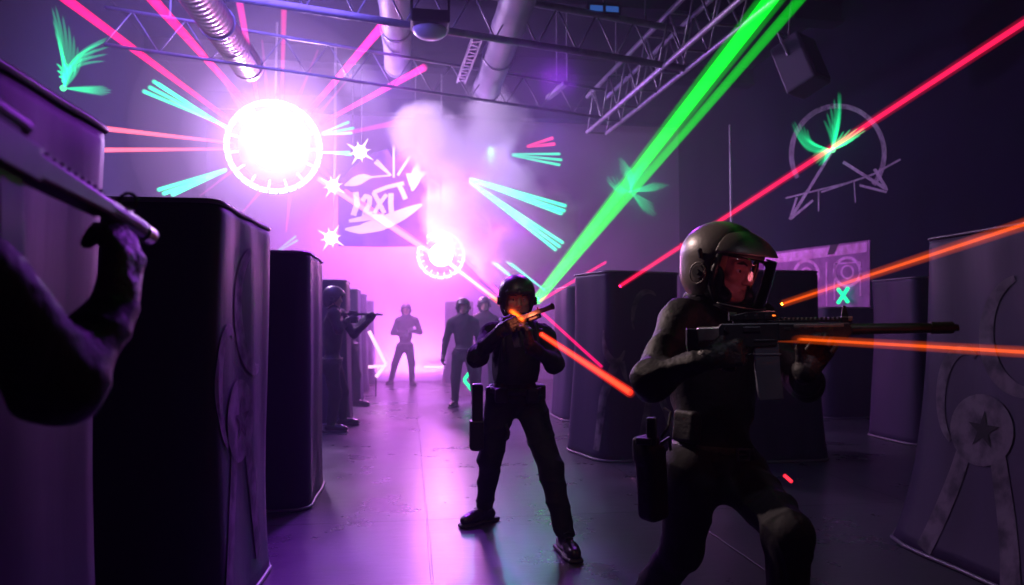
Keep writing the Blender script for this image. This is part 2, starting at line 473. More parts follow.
            pos = pos + nrm * (folds * np.clip(d, -1.2, 1.2))[:, None]
        me = bpy.data.meshes.new('surface')
        me.from_pydata(pos.tolist(), [], Q.tolist())
        me.update()
        return me
def bounds(pts, pad):
    P = np.array([list(p) for p in pts]); return P.min(0) - pad, P.max(0) + pad
def lerp(a, b, t): return a + (b - a) * t

# ------------------------------------------------------------------ cloth-covered barriers
def tri_ribbon(P, wid, step=0.03):
    """a stroke in a 2D chart: list of quads"""
    P = [Vector((p[0], p[1])) for p in P]
    Q = [P[0]]
    for a, b in zip(P, P[1:]):
        n = max(1, int((b - a).length / step))
        for i in range(1, n + 1): Q.append(a.lerp(b, i / n))
    N = len(Q); rows = []
    for i, p in enumerate(Q):
        d = (Q[min(i + 1, N - 1)] - Q[max(i - 1, 0)]).normalized(); s = Vector((-d.y, d.x))
        w = wid(i / (N - 1)) if callable(wid) else wid
        rows.append([p + s * w * .5 * t for t in (-1, -.33, .33, 1)])
    return rows
def strokes_mesh(strokes, fn):
    bm = bmesh.new()
    for P, w in strokes:
        if w == 'fill':
            c = Vector((sum(p[0] for p in P) / len(P), sum(p[1] for p in P) / len(P)))
            rows = []
            for i in range(len(P) + 1):
                p = Vector(P[i % len(P)]); rows.append([c.lerp(p, t) for t in (0.02, .33, .66, 1)])
        else: rows = tri_ribbon(P, w)
        vs = [[bm.verts.new(fn(p.x, p.y)) for p in r] for r in rows]
        for a, b in zip(vs, vs[1:]):
            for i in range(3):
                try: bm.faces.new((a[i], a[i + 1], b[i + 1], b[i]))
                except ValueError: pass
    me = bpy.data.meshes.new('paint'); bm.to_mesh(me); bm.free(); return me
def arc(cx, cy, rx, ry, a0, a1, n=24):
    return [(cx + rx * math.cos(math.radians(a0 + (a1 - a0) * i / n)), cy + ry * math.sin(math.radians(a0 + (a1 - a0) * i / n))) for i in range(n + 1)]
def star_pts(cx, cy, r, ri, n=5, rot=90):
    return [(cx + (r if i % 2 == 0 else ri) * math.cos(math.radians(rot + i * 180 / n)), cy + (r if i % 2 == 0 else ri) * math.sin(math.radians(rot + i * 180 / n))) for i in range(2 * n)]

def bunker(x, y, w, d, rot, label, art=(), h=1.83, flare=.06, rad=.10, seed=0, lean=(0, 0)):
    root = thing('arena_barrier', label, 'barrier', (x, y, 0), rot, 'cloth-covered barriers of the arena')
    rs = random.Random(seed)
    ph = [rs.random() * 6 for _ in range(6)]
    segs = [w - 2 * rad, d - 2 * rad, w - 2 * rad, d - 2 * rad]; qa = rad * PI / 2
    L = sum(segs) + 4 * qa
    def peri(s):
        s = s % L
        cx, cy = -w / 2 + rad, -d / 2
        corner = [(w / 2 - rad, -d / 2 + rad), (w / 2 - rad, d / 2 - rad), (-w / 2 + rad, d / 2 - rad), (-w / 2 + rad, -d / 2 + rad)]
        dirs = [(1, 0), (0, 1), (-1, 0), (0, -1)]
        for i in range(4):
            if s <= segs[i]:
                px, py = cx + dirs[i][0] * s, cy + dirs[i][1] * s
                return px, py, dirs[i][1], -dirs[i][0]
            cx += dirs[i][0] * segs[i]; cy += dirs[i][1] * segs[i]; s -= segs[i]
            if s <= qa:
                a = -PI / 2 + i * PI / 2 + s / rad
                return corner[i][0] + rad * math.cos(a), corner[i][1] + rad * math.sin(a), math.cos(a), math.sin(a)
            a = -PI / 2 + (i + 1) * PI / 2
            cx, cy = corner[i][0] + rad * math.cos(a), corner[i][1] + rad * math.sin(a); s -= qa
        return peri(0)
    def surf(s, z, off=0.0):
        px, py, nx, ny = peri(s)
        t = max(0, min(1, z / h))
        o = flare * (1 - t) ** 1.6 * (1.0 + .25 * (1 - t) ** 6) + .005 * math.sin(s * 9 + ph[0] + 1.5 * math.sin(z * 2.3 + ph[1])) + .004 * math.sin(s * 17 + ph[2] + z * 1.2) * (.3 + t)
        o += .010 * math.sin(z * 3 + ph[3]) * math.sin(s * 3.1 + ph[4])
        o *= min(1, (h - z) / .04 + .15) if z > h - .04 else 1
        o += off
        return Vector((px + nx * o + lean[0] * t, py + ny * o + lean[1] * t, z))
    ns, nz = int(L / .05), 30
    bm = bmesh.new()
    zs = [h * (i / nz) ** .9 for i in range(nz + 1)]
    rings = [[bm.verts.new(surf(L * i / ns, z)) for i in range(ns)] for z in zs]
    for a, b in zip(rings, rings[1:]):
        for i in range(ns):
            j = (i + 1) % ns; bm.faces.new((a[i], a[j], b[j], b[i]))
    prev = rings[-1]
    for k in range(1, 5):
        f = 1 - k * .2
        ring = [bm.verts.new(Vector((v.co.x * f + lean[0] * (1 - f), v.co.y * f + lean[1] * (1 - f), h + .012 * math.sin(k * .5)))) for v in rings[-1]]
        for i in range(ns):
            j = (i + 1) % ns; bm.faces.new((prev[i], prev[j], ring[j], ring[i]))
        prev = ring
    bm.faces.new(prev); bm.faces.new(rings[0][::-1])
    lk_local('cover', tomesh(bm), M['vinyl'], root, True)
    bm = bmesh.new(); tube(bm, [surf(L * i / ns, h - .012, .004) for i in range(ns)], .009, 6, True)
    lk_local('top_seam', tomesh(bm), M['piping'], root, True)
    bm = bmesh.new(); tube(bm, [surf(L * i / ns, .016, .002) for i in range(ns)], .012, 6, True)
    lk_local('hem', tomesh(bm), M['piping'], root, True)
    for nm, m, off, strokes in art:
        lk_local(nm, strokes_mesh(strokes, lambda s, z: surf(s, z, off)), M[m], root)
    return root
def graffiti(s0, sc=1.0, flip=1, dz=0):
    """sprayed ring, A-shaped stripes and a dark star, placed along the wall of a barrier at s0"""
    X = lambda pts: [(s0 + flip * sc * x, z + dz) for x, z in pts]
    leg1 = [(-.02, .98), (-.10, .62), (-.22, .16)]; leg2 = [(.06, .98), (.20, .55), (.34, .16)]
    return [('painted_stripe', 'stencil', .004, [(X(leg1), lambda t: .09 + .03 * t)]), ('painted_stripe', 'stencil', .004, [(X(leg2), lambda t: .09 + .03 * t)]),
            ('painted_disc', 'stencil', .0055, [(X(arc(0.02, .86, .20, .19, 0, 360, 28)), 'fill')]),
            ('painted_ring', 'stencil', .004, [(X(arc(.28, 1.38, .26, .30, 110, 285, 26)), lambda t: .035 + .07 * math.sin(PI * t))]), ('painted_ring', 'stencil', .004, [(X(arc(-.12, 1.02, .15, .26, 250, 60, 22)), lambda t: .03 + .05 * math.sin(PI * t))]),
            ('painted_star', 'trouser', .008, [(X(star_pts(.04, .86, .105, .038)), 'fill')])]
# left row
L1 = bunker(-1.31, 1.70, 1.0, .74, 0, 'nearest dark barrier at left edge, behind the blurred gun', [], seed=1, flare=.02, rad=.05)
L2 = bunker(-1.28, 3.63, 1.0, .96, -.04, 'tall dark barrier second in the left row, faint purple graffiti on its lane side', graffiti(1.25), seed=2, flare=.03, rad=.06)
L3 = bunker(-1.22, 5.72, 1.0, .92, 0, 'dark barrier third in the left row with bright pink lane edge', [], seed=3, flare=.03)
L4 = bunker(-1.27, 10.1, .86, .80, 0, 'hazy barrier fourth in the left row, behind the aiming player', [], seed=4, rad=.16, h=1.9)
L5 = bunker(-1.30, 12.5, .90, .80, .0, 'hazy barrier fifth in the left row', [], seed=5, h=1.9)
L6 = bunker(-1.30, 14.4, .90, .80, .0, 'hazy barrier sixth in the left row', [], seed=6, h=1.9)
L7 = bunker(-1.20, 16.2, .80, .70, .0, 'farthest and palest barrier of the left row', [], seed=7)
# right side
R1 = bunker(3.66, 3.40, 1.10, 1.20, 0, 'large dark barrier at right edge with painted star and ring', graffiti(3.66, 1.05, 1, -.12), seed=11, flare=.20)
R2 = bunker(2.20, 7.18, .86, .74, .27, 'dark barrier in the middle right, between the two players, pale scrawls',
            [('painted_stripe', 'stencil', .004, [([(3.05, .95), (3.12, .55), (3.2, .1)], .08)]), ('painted_stripe', 'stencil', .004, [([(3.0, .95), (2.9, .6), (2.86, .1)], .07)]), ('painted_stripe', 'stencil', .004, [([(.2, .15), (.32, .55), (.38, .8), (.52, .45), (.62, .12)], .08)]),
             ('painted_ring', 'stencil', .004, [(arc(.35, 1.35, .18, .28, 60, 200), lambda t: .02 + .04 * math.sin(PI * t))]), ('painted_ring', 'stencil', .004, [(arc(3.0, 1.25, .12, .3, 180, 320), lambda t: .02 + .05 * math.sin(PI * t))])],
            seed=12, flare=.07)
R3 = bunker(2.58, 10.0, .95, .80, .06, 'blue-grey barrier behind the middle player, right of the lane', [('painted_ring', 'stencil', .004, [(arc(.3, 1.0, .14, .3, 60, 300), .05)])], seed=13)
R4 = bunker(3.50, 6.90, .90, .80, 0, 'dark barrier behind the helmeted player and rifle', [], seed=14)
R5 = bunker(5.92, 7.50, 1.0, .80, 0, 'black barrier left of the star-painted barrier, near right wall', [('painted_splash', 'rpaint', .004, [(arc(.2, .72, .10, .16, 0, 360), 'fill')])], seed=15)
R6 = bunker(1.10, 16.3, .60, .60, 0, 'far hazy barrier behind the standing pair, at lane end', [], seed=16)
R7 = bunker(1.75, 14.3, .60, .60, 0, 'far hazy barrier just behind the second standing player', [], seed=17)
R8 = bunker(6.15, 9.7, .8, .7, 0, 'low dark barrier under the pink poster', [], h=1.55, seed=18)
# ------------------------------------------------------------------ ceiling structure
def truss(name, a, b, hgt, wid, label, nseg=12, r=.028, rw=.012, flat=False):
    """lattice girder between a and b (bottom-chord height), hgt deep and wid wide"""
    a = Vector(a); b = Vector(b); root = thing(name, label, 'truss', a)
    d = (b - a).normalized(); s = d.cross(Vector((0, 0, 1))).normalized() * wid / 2; up = Vector((0, 0, hgt))
    rails = []
    for o in ((-s,), (s,)) if wid else ((Vector(),),):
        for z in (Vector(), up):
            bm = bmesh.new(); tube(bm, [a + o[0] + z, b + o[0] + z], r, 8)
            link('chord', tomesh(bm), M['steel'], root, True)
    for i in range(nseg):
        p = a.lerp(b, i / nseg); q = a.lerp(b, (i + .5) / nseg); t = a.lerp(b, (i + 1) / nseg)
        bm = bmesh.new()
        for o in ((-s), s) if wid else (Vector(),):
            tube(bm, [p + o, q + o + up], rw, 6); tube(bm, [q + o + up, t + o], rw, 6)
        if wid:
            tube(bm, [p - s, p + s], rw, 6); tube(bm, [q - s + up, q + s + up], rw, 6); 
        link('web', tomesh(bm), M['steel'], root, True)
    # hangers to the ceiling
    for k in (0.1, .5, .9):
        p = a.lerp(b, k) + up; bm = bmesh.new(); tube(bm, [p, Vector((p.x, p.y, ZC))], .012, 6); link('hanger', tomesh(bm), M['steel'], root)
    return root
tA = WZ(597, 133, 4.6); tB = WZ(757, 0, 4.6)
tB = tA + (tB - tA) * 1.9
truss('roof_truss', tA, tB, .62, .34, 'long lattice truss under the roof, right of centre, running toward the camera', 13, .035, .014)
c1, c2 = WZ(265, 68, 4.62), WZ(605, 118, 4.62)
c1 = c2 + (c1 - c2) * 1.35
truss('roof_truss', c1, c2, .45, 0, 'far thin cross truss above the smoke', 12, .022, .008)
c1, c2 = WZ(250, 0, 4.62), WZ(688, 69, 4.62)
c1 = c2 + (c1 - c2) * 1.2
truss('roof_truss', c1, c2, .5, 0, 'near cross truss passing the roof ducts', 12, .045, .010)

def duct(a, b, r, m, label, rib=.12):
    a = Vector(a); b = Vector(b); root = thing('air_duct', label, 'duct', a)
    n = int((b - a).length / rib); pts = []; rr = []
    for i in range(n * 4 + 1):
        t = i / (n * 4); pts.append(a.lerp(b, t)); rr.append(r * (1 + (.05 if i % 4 == 0 else 0)))
    bm = bmesh.new(); tube(bm, pts, rr, 24); link('pipe', tomesh(bm), M[m], root, True)
    bm = bmesh.new(); cyl(bm, a - (b - a).normalized() * .03, a + (b - a).normalized() * .04, r * 1.09, None, 24); link('end_collar', tomesh(bm), M[m], root)
    for k in (.2, .7):
        p = a.lerp(b, k); bm = bmesh.new(); tube(bm, [p + V(0, 0, r * .9), V(p.x, p.y, ZC)], .01, 6)
        tube(bm, [p + V(r * 1.08 * math.cos(q * PI / 8), 0, r * 1.08 * math.sin(q * PI / 8)) for q in range(16)], .01, 5, True)
        link('strap', tomesh(bm), M['steel'], root)
    return root
e = WZ(248, 66, 4.85); duct(e, V(e.x - .22, 3.0, e.z), .19, 'foil', 'ribbed foil air duct above the big lamp', .10)
e = WZ(398, 64, 5.3); duct(e, V(e.x - .02, 4.0, e.z), .20, 'duct', 'straight pale duct left of the roof light box', 1.1)
e = WZ(487, 88, 4.95); duct(e, V(e.x + .05, 4.0, e.z), .20, 'duct', 'straight pale duct ending above the smoke', 1.1)
# fixture hanging between the ducts
p = WZ(430, 30, 4.5); root = thing('wall_wash_fixture', 'white-bellied lamp housing clamped under the near cross truss', 'lamp', p)
f = Field(p - V(.25, .25, .2), p + V(.25, .25, .25), .015)
f.ell(p + V(0, 0, .0), np.eye(3), (.19, .15, .11), 0).box(p + V(0, 0, .12), np.eye(3), (.21, .16, .10), .02, .0, 'sub')
link('diffuser', f.mesh(), mat('frosted_plastic', (.6, .57, .66), .4), root, True)
bm = bmesh.new(); bx(bm, p + V(0, 0, .10), (.42, .32, .14), None, .02); bx(bm, p + V(-.2, 0, .22), (.03, .06, .24), None, .005); bx(bm, p + V(.2, 0, .22), (.03, .06, .24), None, .005)
link('housing', tomesh(bm), M['black'], root)
bm = bmesh.new(); a, b = WZ(478, 36, 4.9), WZ(461, 82, 4.9)
prism_r = frame((b - a), (0, 0, 1))
for sgn in (-1, 1): bx(bm, (a + b) / 2 + prism_r @ V(0, sgn * .06, 0), ((b - a).length, .02, .05), prism_r)
n = 14
for i in range(n): bx(bm, a.lerp(b, (i + .5) / n), (.05, .12, .012), prism_r @ Matrix.Rotation(.4 * (-1) ** i, 3, 'Z'))
tag(link('cable_tray', tomesh(bm), M['steel']), 'short slotted cable tray beside the duct over the smoke', 'cable tray')
p = WZ(603, 10, 5.2); root = thing('exit_light_box', 'dim blue-lit box lamp under the roof, top centre', 'lamp', p)
bm = bmesh.new(); bx(bm, p, (.42, .12, .14), None, .01); link('housing', tomesh(bm), M['black'], root)
for k in (-1, 1):
    bm = bmesh.new(); bx(bm, p + V(.1 * k, -.064, -.01), (.16, .01, .07), None, .003); link('lens', tomesh(bm), emat('dim_blue_lens', (.05, .18, .7), .45), root)
bm = bmesh.new(); tube(bm, [p + V(0, 0, .05), V(p.x, p.y, ZC)], .01, 6); link('hanger', tomesh(bm), M['steel'], root)
a, b = WZ(548, 98, 5.0), WZ(566, 83, 5.0)
bm = bmesh.new(); R_ = frame(b - a, (0, 0, 1)); bx(bm, (a + b) / 2, ((b - a).length, .09, .06), R_, .01); tube(bm, [(a + b) / 2, V(((a + b) / 2).x, ((a + b) / 2).y, ZC)], .01, 6)
tag(link('tube_fixture', tomesh(bm), M['duct']), 'small pale strip fixture left of the long truss', 'lamp')
# roof beams (dark) along the ceiling
for i in range(6):
    y = 1.5 + i * 2.9
    bm = bmesh.new(); bx(bm, ((XL + XR) / 2, y, ZC - .16), (XR - XL - .02, .16, .3)); bx(bm, ((XL + XR) / 2, y, ZC - .32), (XR - XL - .02, .3, .03))
    o = link('trim_%d' % (i + 1), tomesh(bm), M['ceil']); o['kind'] = 'structure'
# hanging loudspeaker
p = WX(800, 66, 4.75); root = thing('loudspeaker', 'wedge loudspeaker hanging from the roof, upper right', 'speaker', p, 0)
bm = bmesh.new(); R_ = Matrix.Rotation(.55, 3, 'Z') @ Matrix.Rotation(-.35, 3, 'X')
for q in range(1): bx(bm, p, (.42, .40, .66), R_, .03)
link('cabinet', tomesh(bm), M['speaker'], root)
bm = bmesh.new(); bx(bm, p + R_ @ V(0, -.205, 0), (.36, .02, .58), R_, .008); link('grille', tomesh(bm), M['black'], root)
bm = bmesh.new(); tube(bm, [p + R_ @ V(-.22, 0, .1), p + R_ @ V(-.25, 0, .42), p + R_ @ V(.25, 0, .42), p + R_ @ V(.22, 0, .1)], .014, 6); tube(bm, [p + R_ @ V(0, 0, .42), V(p.x, p.y, ZC)], .014, 6)
link('bracket', tomesh(bm), M['steel'], root)
# thin pole at the corner
a = WX(730, 125, 5.2); b = WX(730, 236, 5.2)
bm = bmesh.new(); tube(bm, [V(a.x, a.y, 0), V(a.x, a.y, a.z)], .018, 8)
bx(bm, (a.x, a.y, .02), (.25, .25, .04), None, .01)
tag(link('lighting_pole', tomesh(bm), M['steel']), 'thin upright metal pole above the middle-right barriers', 'pole')

# ------------------------------------------------------------------ lamps
def ring_lamp(c, r, label, slots, power):
    root = thing('stage_lamp', label, 'lamp', c)
    fwd = (V(0, 0, 1.6) + V(.0, 0, 0) - c); fwd.z *= .3; fwd.normalize()
    R_ = frame(fwd, (0, 0, 1))
    P = lambda x, a, rr: c + R_ @ V(x, rr * math.cos(a), rr * math.sin(a))
    for i in range(slots):
        a0 = 2 * PI * (i + .08) / slots; a1 = 2 * PI * (i + .92) / slots
        bm = bmesh.new(); tube(bm, [P(.02, lerp(a0, a1, k / 4), r) for k in range(5)], r * .055, 8)
        link('ring_segment', tomesh(bm), M['led'], root, True)
    bm = bmesh.new(); tube(bm, [P(-.05, 2 * PI * i / 48, r) for i in range(48)], r * .07, 8, True)
    cyl(bm, P(-.28, 0, 0), P(-.06, 0, 0), r * .45, r * .8, 32)
    link('housing', tomesh(bm), M['black'], root, True)
    bm = bmesh.new(); n = 32
    lens = [[bm.verts.new(P(.04 + .12 * r * math.cos(j / 5 * PI / 2), 2 * PI * i / n, r * .5 * math.sin(j / 5 * PI / 2) + .001)) for i in range(n)] for j in range(6)]
    for u, v in zip(lens, lens[1:]):
        for i in range(n): bm.faces.new((u[i], u[(i + 1) % n], v[(i + 1) % n], v[i]))
    link('lens', tomesh(bm), power, root, True)
    for k in range(0, slots, max(1, slots // 12)):
        a = 2 * PI * k / slots
        bm = bmesh.new(); tube(bm, [P(.03, a, r * .76), P(.03, a, r * .93)], r * .02, 6); link('spoke', tomesh(bm), M['led'], root)
    bm = bmesh.new(); top = V(c.x, c.y, ZC)
    tube(bm, [P(-.1, PI / 2, r * .6), V(c.x, c.y + .12, ZC)], .02, 6)
    link('hanger', tomesh(bm), M['steel'], root)
    return root
M['led'] = emat('led_ring', (.75, 1.0, .95), 2.2)
M['lens1'] = emat('big_lens', (1.0, .80, .98), 14)
M['lens2'] = emat('small_lens', (1.0, .72, .85), 10)
ring_lamp(BIG, .72, 'big round stage lamp with glowing ring, upper left', 30, M['lens1'])
ring_lamp(SMALL, .44, 'smaller glowing round lamp right of the lettered banner', 18, M['lens2'])
def sparkle(c, r, label, hang=True):
    root = thing('spark_lamp', label, 'lamp', c)
    f = Field(c - V(r, r, r) * .6, c + V(r, r, r) * .6, r / 14)
    f.ell(c, np.eye(3), (r * .4,) * 3, 0); link('bulb', f.mesh(), M['lens2'], root, True)
    for k in range(8):
        a = k * PI / 4 + .25; q = r * (1.0 if k % 2 else .7)
        bm = bmesh.new(); cyl(bm, c, c + V(math.cos(a) * q, -.1 * r, math.sin(a) * q), r * .14, .002, 6); link('ray', tomesh(bm), M['led2'], root)
    if hang: 
        bm = bmesh.new(); tube(bm, [c + V(0, .05, 0), c + V(0, .3, 0), V(c.x, c.y + .3, ZC)], .01, 6); link('hanger', tomesh(bm), M['steel'], root)
    return root
M['led2'] = emat('spark_ray', (1.0, .8, 1.0), 2.0)
sparkle(W(360, 152, 13.0), .28, 'small star-shaped spark lamp above the banner')
sparkle(W(333, 186, 12.6), .24, 'small star-shaped spark lamp at the banner left side')
sparkle(W(331, 238, 12.6), .26, 'small star-shaped spark lamp below the banner corner')

# ------------------------------------------------------------------ lettered banner and wall graffiti
YBAN = 13.4
def ban(px, py, off=0.0):
    w = W(px, py, YBAN); w.y -= off; return w
out_px = [(338, 182), (344, 176), (352, 168), (362, 160), (374, 153), (388, 149), (393, 160), (402, 150), (410, 147), (416, 150), (422, 158), (426, 170), (427, 190), (427, 246), (380, 247), (338, 246)]
root = thing('lettered_banner', 'purple arched banner with white brush lettering, hanging left of the small lamp', 'banner', ban(382, 246))
bm = bmesh.new()
vs = [bm.verts.new(ban(*p)) for p in out_px]; vb = [bm.verts.new(ban(*p, -.03)) for p in out_px]
bm.faces.new(vs); bm.faces.new(vb[::-1])
for i in range(len(vs)):
    j = (i + 1) % len(vs); bm.faces.new((vs[i], vb[i], vb[j], vs[j]))
link('cloth', tomesh(bm), M['banner'], root)
U = lambda q: [(320 + x * 120 / 540, 130 + y * 130 / 585) for x, y in q]
def S(name, pts, wd_, off=.012, fn=ban, m='wpaint', par=None):
    me = strokes_px(pts, wd_, fn, off); return link(name, me, M[m], par)
def strokes_px(pts, wd_, fn, off):
    rows = tri_ribbon(pts, wd_, 2.0); bm = bmesh.new()
    vs = [[bm.verts.new(fn(p.x, p.y, off)) for p in r] for r in rows]
    for a, b in zip(vs, vs[1:]):
        for i in range(3): bm.faces.new((a[i], a[i + 1], b[i + 1], b[i]))
    me = bpy.data.meshes.new('paint'); bm.to_mesh(me); bm.free(); return me
k_ = 120 / 540
S('letter', U([(160, 280), (168, 330), (150, 385)]), 26 * k_, par=root)
S('letter', U([(190, 320), (205, 298), (225, 305), (222, 335), (195, 385), (235, 378)]), 22 * k_, par=root)
S('letter', U([(240, 280), (262, 320), (290, 375)]), 20 * k_, par=root)
S('letter', U([(300, 290), (270, 330), (245, 375)]), 18 * k_, .016, par=root)
S('letter', U([(320, 285), (318, 330), (322, 372)]), 24 * k_, par=root)
S('letter', U([(355, 245), (372, 280), (385, 312)]), 22 * k_, par=root)
S('painted_bar', U([(240, 282), (300, 258), (378, 240)]), 18 * k_, .018, par=root)
S('painted_bar', U([(130, 410), (200, 398), (290, 385)]), lambda t: (14 + 10 * math.sin(PI * t)) * k_, par=root)
S('painted_swoosh', U([(112, 447), (180, 448), (270, 425), (360, 385), (460, 335)]), lambda t: (8 + 52 * math.sin(PI * min(1, t * 1.0)) ** .8) * k_, .014, par=root)
S('painted_ray', U([(332, 75), (332, 215)]), 10 * k_, par=root)
S('painted_ray', U([(250, 140), (320, 205)]), lambda t: (26 - 16 * t) * k_, par=root)
S('painted_ray', U([(405, 118), (350, 205)]), lambda t: 12 * k_, par=root)
S('painted_ray', U([(110, 250), (200, 215), (315, 205)]), lambda t: (4 + 40 * math.sin(PI * min(1, t * 1.6)) if t < .625 else 8) * k_, par=root)
S('painted_splash', U([(395, 225), (430, 215), (475, 190)]), lambda t: (60 - 45 * t) * k_, par=root)
S('painted_splash', U([(415, 275), (430, 215), (440, 150)]), lambda t: 8 * k_ + 40 * k_ * math.sin(PI * t), .015, par=root)
for px in (352, 415):
    bm = bmesh.new(); t_ = ban(px, 165, -.02); tube(bm, [t_, V(t_.x, t_.y, ZC)], .01, 6); link('cord', tomesh(bm), M['steel'], root)
# scrawled figure on the back wall
bw = lambda px, py, off=0.0: (lambda w: V(w.x, w.y - .01 - off, w.z))(W(px, py, YB))
root = thing('wall_graffiti', 'white scrawled figure sprayed on the back wall, right of the banner', 'graffiti', bw(465, 200))
for pts, w_ in [([(452, 190), (460, 182), (472, 186), (478, 200), (470, 212), (460, 206)], 3), ([(470, 212), (480, 222), (491, 236), (489, 222), (480, 212)], 2.2),
                ([(440, 205), (450, 200), (460, 206), (456, 218), (462, 224), (470, 220)], 2.6), ([(478, 186), (486, 200), (492, 214)], 2), ([(430, 180), (440, 186), (452, 190)], 2.2), ([(462, 224), (466, 214), (474, 212)], 1.8)]:
    S('spray_line', pts, w_, .0, bw, 'wpaint', root)
# circled scrawl on the right wall
rw = lambda px, py, off=0.0: (lambda w: V(w.x - .01 - off, w.y, w.z))(WX(px, py, XR))
root = thing('wall_graffiti', 'pale circled triangle scrawl on the right wall under the green star burst', 'graffiti', rw(838, 170))
Q = lambda q: [(770 + x * 140 / 512, 80 + y * 160 / 585) for x, y in q]
S('spray_line', Q(arc(250, 270, 170, 175, 150, 400, 40)), 5, .0, rw, 'gpaint', root)
for pts, w_ in [([(230, 260), (150, 390), (75, 510)], 5), ([(75, 510), (160, 440)], 4), ([(100, 430), (75, 510)], 3.5), ([(190, 410), (380, 345), (480, 290)], 3), ([(270, 300), (430, 400), (385, 325)], 5.5), ([(330, 385), (430, 410)], 4), ([(60, 432), (310, 370)], 2.5), ([(180, 480), (180, 400)], 2), ([(315, 450), (310, 370)], 2)]:
    S('spray_line', Q(pts), w_ * .6, .002, rw, 'gpaint', root)
# pink poster on the right wall
root = thing('wall_poster', 'large purple poster with pink band and round figures on the right wall', 'poster', rw(820, 290))
def rwquad(name, q, off, m, par):
    bm = bmesh.new(); a = [bm.verts.new(rw(*p, off)) for p in q]; b = [bm.verts.new(rw(*p, -.005)) for p in q]
    bm.faces.new(a); bm.faces.new(b[::-1])
    for i in range(4): bm.faces.new((a[i], b[i], b[(i + 1) % 4], a[(i + 1) % 4]))
    return link(name, tomesh(bm), M[m], par)
rwquad('sheet', [(760, 254), (871, 240), (871, 345), (760, 335)], .01, 'panelw', root)
rwquad('pink_band', [(762, 256), (869, 242), (868, 252), (762, 265)], .016, 'panelp', root)
rwquad('dark_bar', [(832, 245), (840, 244), (836, 254), (829, 255)], .020, 'black', root)
for cx_, cy_, r_ in ((808, 274, 12), (849, 272, 13)):
    S('printed_ring', arc(cx_, cy_, r_, r_ * 1.1, 0, 360, 30), 3.0, .017, rw, 'panelp', root)
    S('printed_ring', arc(cx_, cy_, r_ * .45, r_ * .5, 0, 360, 20), 2.0, .017, rw, 'panelp', root)
S('printed_line', [(828, 262), (828, 306)], 1.6, .017, rw, 'panelp', root)
S('printed_line', [(836, 300), (836, 264), (862, 262), (862, 296)], 1.6, .017, rw, 'panelp', root)
# purple strip light on the corner post at the right of the poster
# ------------------------------------------------------------------ laser beams
def beam(a, b, r, col, label, strength=1.0, r2=None, group='laser beams crossing the arena', cat='laser beam', name='laser_beam', seg=12, glow=0, ext=1):
    if ext != 1:
        r2 = r + ((r2 or r) - r) * (1 + (ext - 1) * .4); b = a + (b - a) * ext
    bm = bmesh.new(); cyl(bm, a, b, r, r2, seg)
    rm = max(r, r2 or r)
    o = link(name, tomesh(bm), beammat(col, strength / (2 * rm)), None, True)
    if glow:
        bm = bmesh.new(); cyl(bm, a, b, r * glow, (r2 or r) * glow, seg); link('emissive_halo', tomesh(bm), beammat(col, strength * .10 / (2 * rm)), o, True)  # wider faint emission shell imitating the beam's halo
    return tag(o, label, cat, group)
GRN = (0.0, 1.0, 0.02); PNK = (1.0, 0.0, 0.13); RED = (1.0, 0.01, 0.07); ORG = (1.0, 0.10, 0.005); CYN = (0.0, 0.85, 0.40); SAL = (1.0, 0.12, 0.16)
beam(W(537, 300, 12), W(778, -10, 3.3), .055, GRN, 'thick bright green laser beam rising to the top right', 1.7, .036, glow=1.7, ext=1.35)
beam(W(541, 298, 12), W(808, -10, 3.3), .045, (0, .8, .02), 'dimmer green laser beam just right of the bright one', .55, .026, ext=1.35)
beam(W(620, 286, 6.3), W(1040, 12, 3.4), .014, (1, .01, .08), 'long crimson laser beam passing above the helmeted player', 1.5, .019, glow=2, ext=2.0)
beam(W(606, 262, 11), W(540, 301, 8.5), .020, PNK, 'faint pink laser beam above the barrier right of the middle player', .5)
beam(W(537, 308, 7.5), W(602, 367, 6.3), .016, PNK, 'thin pink laser line behind the middle player shoulder', .8)
beam(W(441, 257, 13.8), W(523, 320, 3.85), .026, ORG, 'orange laser beam from the small lamp onto the middle player hand', 1.7, .011, glow=2.0)
beam(W(541, 334, 3.9), W(631, 393, 2.72), .010, (1, .03, .01), 'red-orange laser beam between the two players', 2.0, .012, glow=1.8)
mz = W(782, 304, 2.12)
beam(mz, W(1040, 219, 1.5), .0042, ORG, 'orange laser beam rising right from the rifle sight', 1.5, .0065, glow=3, ext=4)
beam(W(728, 335, 2.16), W(1040, 353, 1.6), .0042, ORG, 'orange laser beam running right below the rifle barrel', 1.5, .006, glow=3, ext=4)
# beams fanning out from the big lamp
def fan(p0, p1, y1, r1, col, label, s, r0=None):
    a = W(p0[0], p0[1], BIG.y - .1); b = W(p1[0], p1[1], y1)
    beam(a, b, r0 or r1 * .55, col, label, s, r1)
g = 'lamp beams'
fan((232, 122), (62, -4), 8.0, .055, PNK, 'hot pink beam from the big lamp to the top left corner', 1.6)
fan((252, 110), (148, -6), 8.0, .060, PNK, 'hot pink beam second from left, above the big lamp', 1.6)
fan((258, 102), (238, -6), 8.0, .045, (.8, .03, .3), 'dull pink beam beside the foil duct', .6)
fan((282, 100), (284, 8), 9.0, .040, (.8, .03, .2), 'faint vertical pink beam over the big lamp', .5)
fan((308, 113), (384, 24), 8.5, .058, (1, .02, .42), 'magenta beam from the big lamp ending at the near truss', 1.5)
fan((320, 124), (425, 67), 9.5, .052, (1, .03, .45), 'magenta beam reaching toward the smoke', 1.4)
fan((322, 138), (400, 122), 11, .050, (1, .04, .4), 'faint short pink beam right of the big lamp', .5)
fan((232, 143), (100, 128), 9.0, .034, SAL, 'salmon beam, upper of two running left from the big lamp', 1.4)
